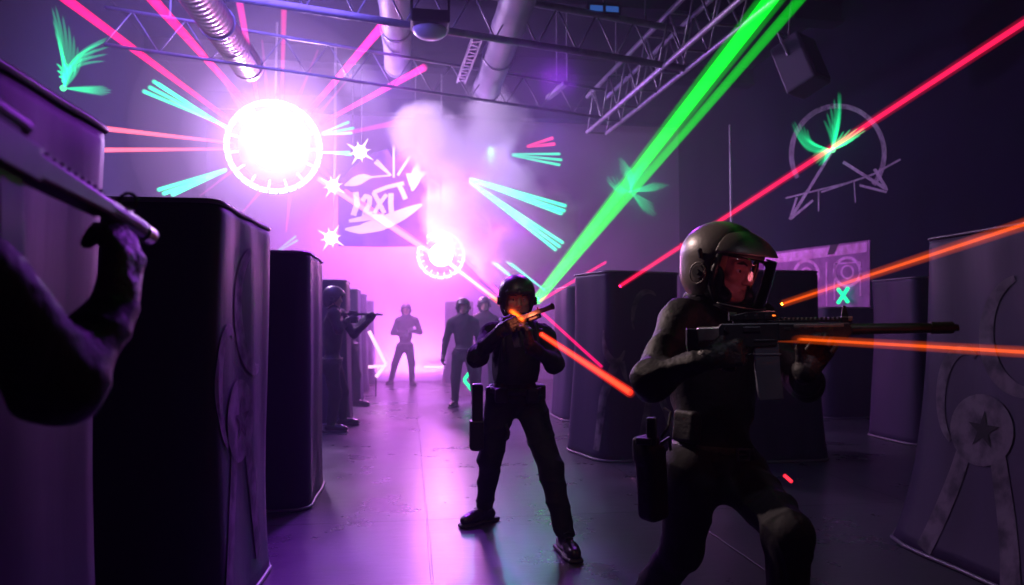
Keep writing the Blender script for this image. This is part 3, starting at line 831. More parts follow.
fan((232, 149), (100, 150), 9.0, .030, SAL, 'salmon beam, lower of two running left from the big lamp', 1.4)
beam(W(318, 178, 11.8), W(438, 258, 13.6), .05, (1, .35, .6), 'pale pink beam linking the big lamp and small lamp', 1.2, .05)
beam(W(345, 190, 11.8), W(430, 250, 13.3), .03, (1, .2, .55), 'thinner pink beam beside the one linking the lamps', .8, .03)
beam(W(455, 250, 13.6), W(506, 300, 9.0), .03, (1, .05, .4), 'pink beam falling right from the small lamp', .55, .03)
for i, (p0, p1, w0) in enumerate([((236, 168), (200, 196), .03), ((262, 190), (240, 215), .03), ((290, 196), (286, 232), .03), ((240, 108), (205, 50), .03), ((268, 100), (262, 40), .03), ((296, 104), (318, 50), .03), ((316, 118), (352, 74), .025), ((226, 130), (170, 100), .025), ((318, 165), (356, 206), .03)]):
    fan(p0, p1, 11.6, w0 * .6, (1, .12, .45), 'short faint pink glare ray added around the rim of the big lamp', .35, w0)  # emissive rays added to imitate the lamp's glare
# bundles of cyan streaks
def bundle(src, tips, y0, y1, col, label, r=.022, s=1.3):
    root = thing('laser_bundle', label, 'laser beam', W(src[0], src[1], y0))
    for k, tp in enumerate(tips):
        a = W(src[0], src[1] + k * .8, y0); b = W(tp[0], tp[1], y1)
        bm = bmesh.new(); cyl(bm, a, b, r * .6, r, 10)
        link('laser_beam', tomesh(bm), beammat(col, s / (2 * r)), root, True)
bundle((228, 127), [(143, 91), (149, 87), (153, 81), (158, 84)], 11.9, 10.0, CYN, 'cyan light bundle at upper left of the big lamp', .030)
bundle((226, 169), [(158, 190), (163, 194), (172, 195)], 11.9, 10.0, (.02, .85, .45), 'green-cyan light bundle at lower left of the big lamp', .030)
bundle((322, 133), [(349, 122), (354, 128), (352, 133)], 11.9, 11.5, CYN, 'short cyan light bundle at right rim of the big lamp', .022)
bundle((322, 152), [(352, 155), (350, 152)], 11.9, 11.5, CYN, 'tiny cyan light pair pointing at the spark lamp', .018)
bundle((470, 178), [(566, 206), (565, 211), (562, 214)], 13.0, 10.0, CYN, 'upper cyan light bundle right of the smoke', .026, 1.6)
bundle((470, 181), [(563, 243), (560, 247), (556, 250)], 13.0, 10.0, CYN, 'lower cyan light bundle right of the smoke', .026, 1.6)
bundle((512, 154), [(560, 154), (562, 160), (560, 165)], 13.0, 12.0, CYN, 'short flat cyan light bundle beside the smoke edge', .024, 1.3)
bundle((527, 146), [(553, 138), (555, 144)], 13.0, 12.6, (1, .03, .15), 'short red light pair above the cyan bundle', .032, 1.6)
bundle((530, 292), [(492, 262), (496, 263)], 11, 11, (.02, .8, .5), 'small cyan streak left of the middle player head', .022, 1.3)
bundle((545, 290), [(507, 262), (511, 263)], 11, 11, (.02, .8, .5), 'small cyan streak right of its twin near the middle player', .022, 1.3)
bundle((276, 252), [(296, 236), (298, 240)], 12.5, 12.5, CYN, 'faint cyan streak over the left barriers', .024, .7)

# star bursts: green light thrown on the walls, imitated by glowing blades
def burst(fn, c, blades, label, m, sc):
    m = m * (3.2 if fn is bw else 1.6)
    """c pixel centre; blades: list of (dx,dy,bend,width); each blade a thin glowing tube imitating projected light"""
    p = fn(*c, .03); root = thing('light_burst', label, 'lamp', p)
    f = Field(p - V(.3, .3, .3), p + V(.3, .3, .3), .02)
    f.ell(p, np.eye(3), (.03 * sc,) * 3, 0); link('core', f.mesh(), emat('burst_core', (.12, 1, .45), 1.4), root, True)
    for dx, dy, bend, w_ in blades:
        n = 14
        bm = bmesh.new(); pts = []; rr = []
        L = math.hypot(dx, dy); nx, ny = -dy / L, dx / L
        for j in range(n + 1):
            t = j / n
            q = math.sin(PI * t) * bend
            pts.append(fn(c[0] + dx * t + nx * q, c[1] + dy * t + ny * q, (.045 + .25 * t))); rr.append((.005 + w_ * sc * .20 * math.sin(PI * (.08 + .84 * t))) * (1 if t < .98 else .3))
        tube(bm, pts, rr, 8)
        link('light_blade', tomesh(bm), beammat((.01, .85, .30), m * 1.3 / (w_ * sc)), root, True)
def blades(spec):
    out = []
    for ang, L, spread, n, bend, w_ in spec:
        for i in range(n):
            a = math.radians(ang + (i - (n - 1) / 2) * spread / max(1, n - 1)) if n > 1 else math.radians(ang)
            out.append((L * (1 - .12 * abs(i - (n - 1) / 2)) * math.cos(a), -L * (1 - .12 * abs(i - (n - 1) / 2)) * math.sin(a), bend, w_))
    return out
lw = lambda px, py, off=0.0: (lambda w: V(w.x + .01 + off, w.y, w.z))(WX(px, py, XL))
burst(lw, (60, 88), blades([(112, 96, 30, 12, 4, .06), (62, 62, 22, 8, -12, .06), (-5, 32, 24, 6, 0, .05), (140, 40, 50, 7, 5, .05)]), 'green light burst on the left wall above the nearest barrier', .35, 1.5)
burst(rw, (835, 150), blades([(68, 66, 18, 10, 3, .07), (132, 40, 34, 8, -8, .06), (22, 58, 22, 8, 0, .045), (-80, 18, 140, 14, 0, .06)]), 'green light burst on the right wall crossed by the crimson beam', .35, 1.6)
burst(bw, (630, 192), blades([(115, 38, 26, 8, 4, .06), (62, 36, 24, 6, -3, .06), (8, 36, 22, 7, 0, .05), (-50, 36, 28, 6, 0, .05), (155, 32, 30, 6, -4, .05)]), 'green light burst on the back wall behind the thick green beam', .35, 1.3)

# neon cross, and chevrons of glowing tube imitating laser reflections
def neon(name, label, cat, lines, r, m):
    root = thing(name, label, cat, lines[0][0])
    for ln in lines:
        bm = bmesh.new(); tube(bm, ln, r, 8); link('glow_tube', tomesh(bm), m, root, True)
    if cat == 'neon sign' and name == 'reflection_chevron':
        q_ = lines[1][1]; bm = bmesh.new(); tube(bm, [q_, V(q_.x, q_.y, 0)], .012, 6); link('stand', tomesh(bm), M['black'], root)
    return root
mg = emat('glow_green', (.02, 1, .42), 1.6); mp_ = emat('glow_rose', (1.0, .55, .85), 1.8)
q = lambda px, py: WX(px, py, 6.5)
neon('neon_cross', 'small glowing green cross on the poster behind the rifle', 'neon sign', [[q(838, 289), q(848, 302)], [q(848, 288), q(838, 303)]], .026, mg)
neon('reflection_chevron', 'green chevron imitating a laser reflection between the legs of the standing players', 'neon sign', [[W(474, 366, 12.1), W(464, 380, 12.1)], [W(464, 380, 12.1), W(474, 393, 12.1)]], .028, mg)
neon('reflection_chevron', 'rose chevron imitating a laser reflection beside the far left barriers', 'neon sign', [[W(369, 331, 13.4), W(386, 364, 13.4)], [W(386, 364, 13.4), W(376, 377, 13.4)]], .032, mp_)
bm = bmesh.new(); a, b = W(366, 367, 14.6), W(384, 366, 14.6); tube(bm, [a, b], .03, 8); tag(link('neon_strip', tomesh(bm), mp_), 'short level rose neon strip at the far end of the lane, left side', 'neon strip')
bm = bmesh.new(); a, b = W(424, 367, 16.6), W(446, 367, 16.6); tube(bm, [a, b], .03, 8); tag(link('neon_strip', tomesh(bm), mp_), 'short level rose neon strip at the foot of the back wall, lane end', 'neon strip')
bm = bmesh.new(); a, b = W(784, 475, 3.8), W(792, 482, 3.8); tube(bm, [a, b], .011, 8); tag(link('laser_dot', tomesh(bm), beammat((1, .02, .04), 120), None, True), 'small red laser dot beside the leg of the helmeted player', 'laser dot')

# ------------------------------------------------------------------ smoke
def plume_noise(cs, dens, scale):
    def fn(t, v):
        L = t.links.new
        tc = t.nodes.new('ShaderNodeTexCoord')
        n = t.nodes.new('ShaderNodeTexNoise'); n.inputs['Scale'].default_value = scale; n.inputs['Detail'].default_value = 3; n.inputs['Roughness'].default_value = .55
        L(tc.outputs['Object'], n.inputs['Vector'])
        acc = None
        for c, r in cs:
            d = t.nodes.new('ShaderNodeVectorMath'); d.operation = 'DISTANCE'; d.inputs[1].default_value = c; L(tc.outputs['Object'], d.inputs[0])
            mr = t.nodes.new('ShaderNodeMapRange'); mr.inputs[1].default_value = r; mr.inputs[2].default_value = 0; mr.inputs[3].default_value = 0; mr.inputs[4].default_value = 1
            L(d.outputs['Value'], mr.inputs[0])
            if acc is None: acc = mr.outputs[0]
            else:
                mx = t.nodes.new('ShaderNodeMath'); mx.operation = 'MAXIMUM'; L(acc, mx.inputs[0]); L(mr.outputs[0], mx.inputs[1]); acc = mx.outputs[0]
        a = t.nodes.new('ShaderNodeMath'); a.operation = 'ADD'; L(acc, a.inputs[0]); L(n.outputs['Fac'], a.inputs[1])
        mr = t.nodes.new('ShaderNodeMapRange'); mr.inputs[1].default_value = .80; mr.inputs[2].default_value = .98; mr.inputs[3].default_value = 0; mr.inputs[4].default_value = dens
        L(a.outputs[0], mr.inputs[0]); L(mr.outputs[0], v.inputs['Density'])
    return fn
cs = [(tuple(W(445, 150, 13)), 1.1), (tuple(W(490, 135, 13)), 1.15), (tuple(W(420, 130, 13)), .8), (tuple(W(505, 190, 13)), 1.2), (tuple(W(460, 215, 13)), 1.1), (tuple(W(550, 225, 13.3)), 1.1), (tuple(W(510, 255, 13.3)), 1.0)]
P = np.array([c for c, r in cs]); R = np.array([r for c, r in cs])[:, None]
lo, hi = (P - R).min(0), (P + R).max(0); hi[2] = min(hi[2], ZC - .05)
bm = bmesh.new(); bx(bm, (lo + hi) / 2, hi - lo)
vol('smoke', tomesh(bm), 1.0, (.95, .88, 1.0), 0.0, 'billowing lavender smoke cloud beside the banner', 'smoke', plume_noise(cs, 2.2, 1.35))
light('smoke_back_fill', 'SPOT', W(330, 60, 11.5), (.72, .50, 1.0), 850, .2, W(495, 165, 13), 74)  # added spot without fixture, lights the smoke from the left
light('smoke_side_fill', 'POINT', W(505, 150, 11.9), (.62, .48, 1.0), 20, .03)  # added point source, brightens the right part of the smoke
light('smoke_fill', 'POINT', W(440, 195, 12.6), (.85, .5, 1.0), 22, .35)  # added point source by the smoke for its white glow
# ------------------------------------------------------------------ people
UPV = V(0, 0, 1)
def axes(fwd, up=UPV):
    """columns: person's right, forward, up"""
    f = Vector(fwd).normalized(); r = f.cross(Vector(up)).normalized(); u = r.cross(f)
    return Matrix((r, f, u)).transposed()
def torso(F, J, inf, k=.05, hips=True):
    P, N = J['P'], J['N']; r = (J['SR'] - J['SL']).normalized(); up = (N - P).normalized()
    f = up.cross(r).normalized(); R = np.array(Matrix((r, f, r.cross(f))).transposed())
    rh = (J['HR'] - J['HL']).normalized(); fh = up.cross(rh).normalized(); Rh = np.array(Matrix((rh, fh, rh.cross(fh))).transposed())
    s = J.get('s', 1.0)
    F.ell(lerp(P, N, .66) + f * .005, R, np.array((.158, .112, .19)) * s + inf, k)
    F.ell(lerp(P, N, .36), R, np.array((.138, .102, .15)) * s + inf, k)
    for S in (J['SR'], J['SL']):
        c = lerp(S, lerp(P, N, .86), .42); F.cone(lerp(S, c, .25), lerp(P, N, .80) + (S - N).project(r) * .35, (.060 * s + inf), (.085 * s + inf), k)
        F.cone(lerp(N, S, .25) + up * .01, lerp(N, S, .85) + up * .008, .045 * s + inf, .048 * s + inf, k)
    if hips:
        F.ell(P, Rh, np.array((.158, .112, .125)) * s + inf, k)
        F.ell(P + fh * -.04 + up * -.05, Rh, np.array((.14, .10, .09)) * s + inf, k)
def arm(F, J, side, inf, k=.03, sl=1.0):
    S, E, Wr = J['S' + side], J['E' + side], J['W' + side]
    F.cone(S, E, .056 * sl + inf, .043 * sl + inf, k).cone(E, Wr, .043 * sl + inf, .028 * sl + inf, k)
def leg(F, J, side, inf, k=.04, tr=0):
    H, K, A = J['H' + side], J['K' + side], J['A' + side]
    F.cone(H, K, .090 + inf, .060 + inf + tr * .5, k).cone(K, A, .056 + inf + tr * .5, .036 + inf + tr, k)
    d = (K - A).normalized(); b = (H - K).normalized(); back = -(lerp(H, A, .5) - K); 
    bk = (lerp(H, A, .5) - K); bk = bk.normalized() if bk.length > .02 else V(0, 0, 0)
    F.cone(lerp(K, A, .2) + bk * .02, lerp(K, A, .5) + bk * .012, .044 + inf, .038 + inf, k)
def hand(F, wr, d, n, thumb, curl, inf=.0, k=.006, spread=.0, s=1.0):
    """wrist point, finger direction, palm-side normal, thumb-side direction"""
    d = Vector(d).normalized(); n = Vector(n); n = (n - d * n.dot(d)).normalized(); t = Vector(thumb); t = (t - d * t.dot(d) - n * t.dot(n)).normalized()
    L = lambda x, y, z: wr + (d * x + t * y + n * z) * s
    F.cone(L(-.01, 0, 0), L(.03, 0, 0), .026 * s + inf, .026 * s + inf, .01)
    for y in (-.028, -.010, .010, .028): F.cone(L(.015, y * .7, 0), L(.085, y, .0), .016 * s + inf, .0125 * s + inf, .012)
    lens = [(.030, (.040, .024, .020), 0), (.010, (.045, .028, .021), 1), (-.010, (.042, .026, .021), 2), (-.029, (.033, .020, .018), 3)]
    for y, seg, i in lens:
        p = L(.088 - abs(y) * .15, y, .0); a = 0
        for q, l in enumerate(seg):
            a += curl[min(q, len(curl) - 1)] * (1 + .06 * i)
            q2 = p + (d * math.cos(a) + n * math.sin(a) + t * (y * spread)) * l * s
            F.cone(p, q2, (.0095 - q * .0007) * s + inf, (.0088 - q * .0007) * s + inf, k); p = q2
    p = L(.022, .026, .008); q = L(.052, .050, .028); F.cone(p, q, .014 * s + inf, .011 * s + inf, .012)
    q2 = L(.082, .050, .044); F.cone(q, q2, .011 * s + inf, .010 * s + inf, k); F.cone(q2, L(.100, .040, .054), .010 * s + inf, .0085 * s + inf, k)
def head(F, H, R, detail=True):
    c = lambda x, y, z: H + R @ V(x, y, z)
    Rn = np.array(R)
    F.ell(c(0, -.012, .030), Rn, (.074, .094, .086), .02).ell(c(0, .018, -.030), Rn, (.062, .070, .072), .03).ell(c(0, .040, -.078), Rn, (.040, .042, .034), .03)
    if not detail: 
        F.cone(c(0, .075, .0), c(0, .098, -.03), .010, .014, .01); return
    for s in (-1, 1):
        F.cone(c(s * .050, .020, -.050), c(s * .022, .060, -.088), .026, .020, .02)      # jaw line
        F.ell(c(s * .044, .058, -.016), Rn, (.022, .022, .018), .015)                     # cheekbone
        F.cone(c(s * .014, .082, .026), c(s * .048, .066, .026), .010, .008, .012)        # brow
        F.ell(c(s * .031, .088, .005), Rn, (.019, .019, .0115), .006, 'sub')              # socket
        F.cone(c(s * .018, .080, .0115), c(s * .044, .068, .010), .0045, .0045, .004)     # upper lid
        F.cone(c(s * .019, .079, -.005), c(s * .043, .069, -.004), .0040, .0040, .005)    # lower lid
        F.ell(c(s * .076, -.005, .0), Rn, (.010, .022, .032), .006)                       # ear
        F.ell(c(s * .014, .094, -.034), Rn, (.009, .010, .008), .006)                     # nostril wing
    F.cone(c(0, .082, .018), c(0, .106, -.026), .009, .012, .012)
    F.ell(c(0, .104, -.029), Rn, (.012, .012, .010), .008)
    F.cone(c(-.020, .082, -.054), c(0, .091, -.052), .0055, .0065, .006).cone(c(.020, .082, -.054), c(0, .091, -.052), .0055, .0065, .006)
    F.cone(c(-.016, .082, -.064), c(.016, .082, -.064), .0070, .0070, .006)
    F.cone(c(-.022, .088, -.0585), c(.022, .088, -.0585), .0022, .0022, .003, 'sub')
    F.ell(c(0, .076, -.090), Rn, (.020, .016, .015), .012)
def boot(J, side, root, h, detail):
    A, T = J['A' + side], J['T' + side]; K = J['K' + side]
    d = (T - A); d.z = 0; d.normalize(); sd = d.cross(UPV)
    zf = 0.0; A0 = V(A.x, A.y, 0)
    F = Field(*bounds([A + V(0, 0, .16), A0, A0 + d * .24, A0 - d * .1], .09), h)
    g = lambda x, y, z: A0 + d * x + sd * y + UPV * z
    R = np.array(Matrix((d, sd, UPV)).transposed())
    F.cone(A + (K - A).normalized() * .12, A, .052, .046, .02).cone(g(-.03, 0, .055), g(.10, 0, .060), .042, .040, .03).ell(g(.135, 0, .045), R, (.075, .046, .040), .03)
    F.ell(g(-.035, 0, .045), R, (.045, .038, .045), .02)
    F.plane(g(0, 0, .022), (0, 0, -1))
    link('boot', F.mesh(.0015 if detail else 0, 60), M['boot'], root, True)
    F = Field(g(0, 0, 0) - V(.26, .26, .02), g(0, 0, 0) + V(.26, .26, .06), h)
    F.box(g(.050, 0, .013), R, (.155, .044, .013), .012, 0)
    F.ell(g(.12, 0, .013), R, (.100, .053, .02), .0).plane(g(0, 0, .027), (0, 0, 1)).plane(g(0, 0, .001), (0, 0, -1))
    link('boot_sole', F.mesh(), M['sole'], root, True)
    if detail:
        for i in range(5):
            bm = bmesh.new(); t = i / 4
            z = .098 - .010 * i + .05 * max(0, (1 - t)) ; x = .028 + .022 * i
            tube(bm, [g(x, -.026, z - .004), g(x + .01, 0, z + .010 - .004 * i * .5), g(x, .026, z - .004)], .003, 5); link('lace', tomesh(bm), M['sole'], root, True)
def helmet_cap(H, R, root, h, m='helmetd', low=.055):
    """round helmet that wraps the ears and the nape"""
    c = lambda x, y, z: H + R @ V(x, y, z); Rn = np.array(R)
    F = Field(*bounds([H], .19), h)
    F.ell(c(0, -.008, .038), Rn, (.112, .132, .112), 0).ell(c(0, -.028, -.030), Rn, (.104, .108, .115), .03)
    F.ell(c(0, -.004, .030), Rn, (.088, .104, .092), 0, 'sub').ell(c(0, .0, -.06), Rn, (.082, .090, .12), .01, 'sub')
    F.box(c(0, .11, -.075), Rn, (.068, .12, .115), .03, .01, 'sub')
    F.plane(c(0, 0, -.105), R @ V(0, .25, -1))
    F.cone(c(-.07, .095, .050), c(0, .124, .052), .010, .012, .012).cone(c(.07, .095, .050), c(0, .124, .052), .010, .012, .012)
    link('helmet', F.mesh(), M[m], root, True)
    for s in (-1, 1):
        bm = bmesh.new(); cyl(bm, c(s * .100, .0, -.01), c(s * .122, .0, -.01), .030, .024, 16); link('ear_cover', tomesh(bm), M['black'], root)
    bm = bmesh.new(); tube(bm, [c(-.082, .02, -.06), c(-.06, .06, -.105), c(0, .085, -.118), c(.06, .06, -.105), c(.082, .02, -.06)], .007, 6); link('chin_strap', tomesh(bm), M['black'], root, True)
def facebits(H, R, root, m='iris'):
    c = lambda x, y, z: H + R @ V(x, y, z)
    for s in (-1, 1):
        F = Field(*bounds([c(s * .031, .069, .003)], .02), .0022); F.ell(c(s * .031, .0690, .0035), np.eye(3), (.0122,) * 3, 0)
        e = link('eye', F.mesh(), M['eye'], root, True)
        bm = bmesh.new(); cyl(bm, c(s * .031 + .001, .0785, .0030), c(s * .031 + .001, .0818, .0026), .0058, .0045, 12); link('iris', tomesh(bm), M[m], e)
        bm = bmesh.new(); tube(bm, [c(s * .014, .091, .025), c(s * .030, .089, .031), c(s * .050, .073, .027)], [.003, .0042, .002], 6); link('eyebrow', tomesh(bm), M['hair'], root, True)
def person(label, J, fwd, hd, res, jacket='cloth', hands=None, helmet='cap', detail=False, seed=0, up_head=UPV, group=None):
    g = V((J['AR'].x + J['AL'].x) / 2, (J['AR'].y + J['AL'].y) / 2, 0)
    root = thing('person', label, 'person', g, 0, group)
    R = axes(hd, up_head); J['R'] = R; H = J['H']
    pts = [J[k_] for k_ in J if isinstance(J[k_], Vector)]
    # body, one continuous figure
    F = Field(*bounds(pts, .17), min(res, .005) if detail and res < .0075 else res)
    torso(F, J, -.018); F.cone(J['N'] + V(0, 0, -.03), H + R @ V(0, -.02, -.05), .058, .054, .03)
    head(F, H, R, detail)
    for s in 'RL':
        arm(F, J, s, -.006); leg(F, J, s, -.008)
        A, T = J['A' + s], J['T' + s]; F.cone(V(A.x, A.y, .055), V(lerp(A, T, .8).x, lerp(A, T, .8).y, .045), .035, .028, .02).cone(A, V(A.x, A.y, .055), .034, .034, .02)
        d = (J['W' + s] - J['E' + s]).normalized(); F.cone(J['W' + s], J['W' + s] + (hands[s][0].normalized() if hands else d) * .045, .024, .015, .01)
    link('body', F.mesh(), M['skin'], root, True)
    if detail: facebits(H, R, root)
    # jacket
    pel = J['P']; up = (J['N'] - pel).normalized()
    jp = [J[k_] for k_ in ('P', 'N', 'SR', 'SL', 'ER', 'EL', 'WR', 'WL')]
    F = Field(*bounds(jp, .19), res)
    torso(F, J, .010)
    F.cone(J['N'] + V(0, 0, -.03), J['N'] + up * .035, .085, .072, .03)
    for s in 'RL':
        arm(F, J, s, .012, .035, 1.03)
        if detail: F.ell(lerp(J['E' + s], J['W' + s], .05), np.eye(3), (.063,) * 3, .03)
    F.plane(pel + up * -.035, -up)
    link('jacket', F.mesh(.008 if detail else .004, 34, 1, seed), M[jacket], root, True)
    # trousers
    lp = [J[k_] for k_ in ('P', 'HR', 'HL', 'KR', 'KL', 'AR', 'AL')]
    F = Field(*bounds(lp, .18), res)
    torso(F, J, .002)
    F.plane(pel + up * .06, up)
    for s in 'RL': leg(F, J, s, .010, .035, .014)
    F.plane(V(0, 0, .09), (0, 0, -1))
    link('trousers', F.mesh(.007 if detail else .004, 30, 1, seed + 5), M['trouser'], root, True)
    # belt
    rh = (J['HR'] - J['HL']).normalized(); fh = up.cross(rh).normalized()
    bm = bmesh.new(); n = 40; c0 = pel + up * .045
    lo_, hi_ = [], []
    for i in range(n):
        a = 2 * PI * i / n; o = rh * (.166 * math.cos(a)) + fh * (.124 * math.sin(a))
        lo_.append(c0 + o - up * .02); hi_.append(c0 + o + up * .02)
    for rr, e in ((1.0, 0),):
        v1 = [bm.verts.new(p) for p in lo_]; v2 = [bm.verts.new(p) for p in hi_]
        v3 = [bm.verts.new(c0 + (p - c0) * .95) for p in lo_]; v4 = [bm.verts.new(c0 + (p - c0) * .95) for p in hi_]
        for i in range(n):
            j = (i + 1) % n
            bm.faces.new((v1[i], v1[j], v2[j], v2[i])); bm.faces.new((v2[i], v2[j], v4[j], v4[i])); bm.faces.new((v4[i], v4[j], v3[j], v3[i])); bm.faces.new((v3[i], v3[j], v1[j], v1[i]))
    belt = link('belt', tomesh(bm), M['glove'], root, True)
    J['belt'] = belt; J['fh'] = fh; J['rh'] = rh; J['up'] = up; J['c0'] = c0
    # gloves
    hr = min(res, .004) if detail else max(.008, res * .6)
    for s in 'RL':
        w = J['W' + s]
        if hands: d, n_, t_, curl = hands[s]
        else: d, n_, t_, curl = (w - J['E' + s]).normalized(), up.cross(w - J['E' + s]), up, (.35, .4, .4)
        F = Field(*bounds([w], .20), hr)
        hand(F, w, d, n_, t_, curl, .002 if detail else .004)
        F.cone(w - (w - J['E' + s]).normalized() * .03, w + Vector(d).normalized() * .01, .036, .030, .012)
        link('glove', F.mesh(), M['glove'], root, True)
    for s in 'RL': boot(J, s, root, .006 if detail else .014, detail)
    if helmet == 'cap': helmet_cap(H, R, root, max(.005, res * .7) if not detail else .0045)
    return root
def camdir(r, u, t):
    """right, up, toward the camera"""
    return (CR @ Vector((r, u, t))).normalized()

# ------------------------------------------------------------------ rifles
def rifle(label, rear, muz, up=UPV, full=.77, style='carbine', girth=1.0):
    rear = Vector(rear); muz = Vector(muz); sc = (muz - rear).length / full
    R = frame(muz - rear, up)
    root = thing('laser_rifle', label, 'toy gun', rear); root.rotation_euler = R.to_euler(); root.scale = (sc, sc * girth, sc * girth)
    def part(name, fn, m, par=None, sm=False):
        bm = bmesh.new(); fn(bm); return lk_local(name, tomesh(bm), M[m] if isinstance(m, str) else m, par or root, sm)
    T = .018
    if style == 'carbine':
        part('butt_pad', lambda b: prism(b, [(0, .010), (.032, .008), (.034, -.030), (.030, -.072), (.004, -.076), (0, -.04)], -.020, .020, .004), 'black')
        part('stock', lambda b: prism(b, [(.032, .012), (.110, .014), (.110, -.020), (.075, -.026), (.032, -.034)], -.016, .016, .005), 'gunl')
        part('receiver', lambda b: (prism(b, [(.095, .012), (.105, .022), (.27, .022), (.27, -.020), (.262, -.046), (.19, -.048), (.12, -.040), (.095, -.02)], -T, T, .003), bx(b, (.19, -.020, .004), (.05, .006, .016), None, .002), cyl(b, (.118, -.02, .006), (.118, -.026, .006), .008, None, 12), cyl(b, (.155, -.018, -.028), (.155, -.023, -.028), .004, None, 10), bx(b, (.225, -.019, -.03), (.06, .004, .006), None, .001)), 'gun')
        part('magazine', lambda b: (prism(b, [(.198, -.04), (.268, -.04), (.270, -.12), (.278, -.205), (.206, -.21), (.200, -.12)], -.013, .013, .003), bx(b, (.235, 0, -.072), (.076, .031, .006), None, .002)), 'slate')
        part('grip', lambda b: prism(b, [(.118, -.038), (.158, -.040), (.140, -.125), (.098, -.118)], -.014, .014, .006), 'black')
        part('trigger_guard', lambda b: tube(b, [(.158, 0, -.042), (.160, 0, -.068), (.172, 0, -.074), (.192, 0, -.070), (.196, 0, -.046)], .003, 6), 'gun')
        part('handguard', lambda b: (prism(b, [(.265, .022), (.47, .020), (.478, -.010), (.46, -.030), (.265, -.032)], -.021, .021, .005), [bx(b, (.292 + .028 * i, -.0215, .002), (.018, .003, .010), None, .001) for i in range(6)]), 'gun')
        part('pale_strip', lambda b: bx(b, (.38, -.021, .012), (.14, .005, .008), None, .001), 'gunl')  # paler strip along the handguard side
        part('top_rail', lambda b: (bx(b, (.355, 0, .026), (.22, .020, .008), None, .001), [bx(b, (.255 + .0125 * i, 0, .033), (.007, .021, .007), None, .001) for i in range(17)]), 'black')
        s_ = part('sight', lambda b: (prism(b, [(.135, .030), (.140, .048), (.185, .056), (.262, .058), (.270, .046), (.262, .032)], -.014, .014, .003), bx(b, (.20, 0, .026), (.12, .022, .010), None, .002), cyl(b, (.150, 0, .044), (.128, 0, .044), .012, .014, 14), [bx(b, (.175 + .03 * i, -.016, .040), (.012, .005, .014), None, .001) for i in range(3)]), 'black')
        part('sight_light', lambda b: bx(b, (.256, -.0155, .044), (.008, .004, .004)), M['orange_led'], s_)
        part('front_sight', lambda b: (prism(b, [(.448, .02), (.455, .070), (.463, .070), (.476, .02)], -.004, .004, .001), bx(b, (.462, 0, .028), (.03, .030, .020), None, .003)), 'black')
        part('front_sight_cap', lambda b: bx(b, (.472, -.012, .031), (.012, .012, .012), None, .002), 'gunl')
        part('barrel', lambda b: (cyl(b, (.47, 0, 0), (.70, 0, 0), .0165, .0150, 20), [cyl(b, (.48 + i * .012, 0, 0), (.484 + i * .012, 0, 0), .0178, None, 20) for i in range(2)]), 'gun', None, False)
        part('muzzle', lambda b: (cyl(b, (.695, 0, 0), (.755, 0, 0), .0175, None, 20), cyl(b, (.755, 0, 0), (.770, 0, 0), .012, .010, 20), cyl(b, (.695, 0, 0), (.699, 0, 0), .019, None, 20)), 'black')
    elif style == 'compact':
        part('frame', lambda b: prism(b, [(0, .010), (.30, .006), (.34, -.012), (.33, -.030), (.20, -.034), (.05, -.030), (0, -.02)], -.020, .020, .004), 'black')
        part('slide', lambda b: (prism(b, [(.02, .010), (.04, .034), (.60, .034), (.625, .024), (.625, -.004), (.02, -.004)], -.016, .016, .004), [bx(b, (.08 + .016 * i, 0, .018), (.006, .036, .024)) for i in range(5)]), 'gunl')
        part('barrel', lambda b: cyl(b, (.60, 0, .014), (.77, 0, .014), .020, .022, 16), 'gun')
        part('muzzle_tip', lambda b: cyl(b, (.755, 0, .014), (.772, 0, .014), .026, None, 16), 'black')
        part('under_light', lambda b: (bx(b, (.48, 0, -.022), (.14, .03, .028), None, .006), cyl(b, (.55, 0, -.022), (.572, 0, -.022), .016, None, 14)), 'gun')
        part('magazine', lambda b: prism(b, [(.12, -.03), (.22, -.03), (.20, -.20), (.11, -.19)], -.014, .014, .004), 'slate')
        part('sight', lambda b: (bx(b, (.10, 0, .042), (.03, .02, .018), None, .002), bx(b, (.56, 0, .042), (.014, .008, .02), None, .001)), 'black')
        part('stock', lambda b: (bx(b, (-.05, 0, .0), (.12, .018, .018), None, .004), prism(b, [(-.13, .02), (-.105, .02), (-.105, -.05), (-.13, -.055)], -.015, .015, .004)), 'black')
    else:
        part('stock', lambda b: prism(b, [(0, .012), (.13, .016), (.13, -.012), (0, -.06)], -.018, .018, .005), 'black')
        part('receiver', lambda b: prism(b, [(.12, .024), (.32, .024), (.33, -.03), (.13, -.034)], -.022, .022, .004), 'gun')
        part('handguard', lambda b: (prism(b, [(.31, .016), (.56, .014), (.57, -.012), (.32, -.026)], -.022, .022, .006), [bx(b, (.34 + .022 * i, 0, .022), (.010, .022, .012), None, .001) for i in range(10)]), 'gun')
        part('barrel', lambda b: (cyl(b, (.5, 0, .004), (.74, 0, .004), .013, .013, 16)), 'gun')
        part('shroud', lambda b: cyl(b, (.36, 0, .006), (.72, 0, .006), .019, .019, 16), 'slate')
        part('muzzle', lambda b: (cyl(b, (.735, 0, .004), (.77, 0, .004), .019, .019, 16)), 'gunl')
        part('front_sight', lambda b: (tube(b, [(.66 + .0 * k, .016 * math.cos(k * PI / 5), .045 + .016 * math.sin(k * PI / 5)) for k in range(10)], .004, 6, True), bx(b, (.66, 0, .022), (.03, .014, .02), None, .003)), 'gun')
        part('magazine', lambda b: prism(b, [(.24, -.03), (.30, -.03), (.33, -.16), (.27, -.17)], -.012, .012, .003), 'slate')
        part('grip', lambda b: prism(b, [(.14, -.03), (.18, -.03), (.165, -.12), (.125, -.115)], -.014, .014, .005), 'black')
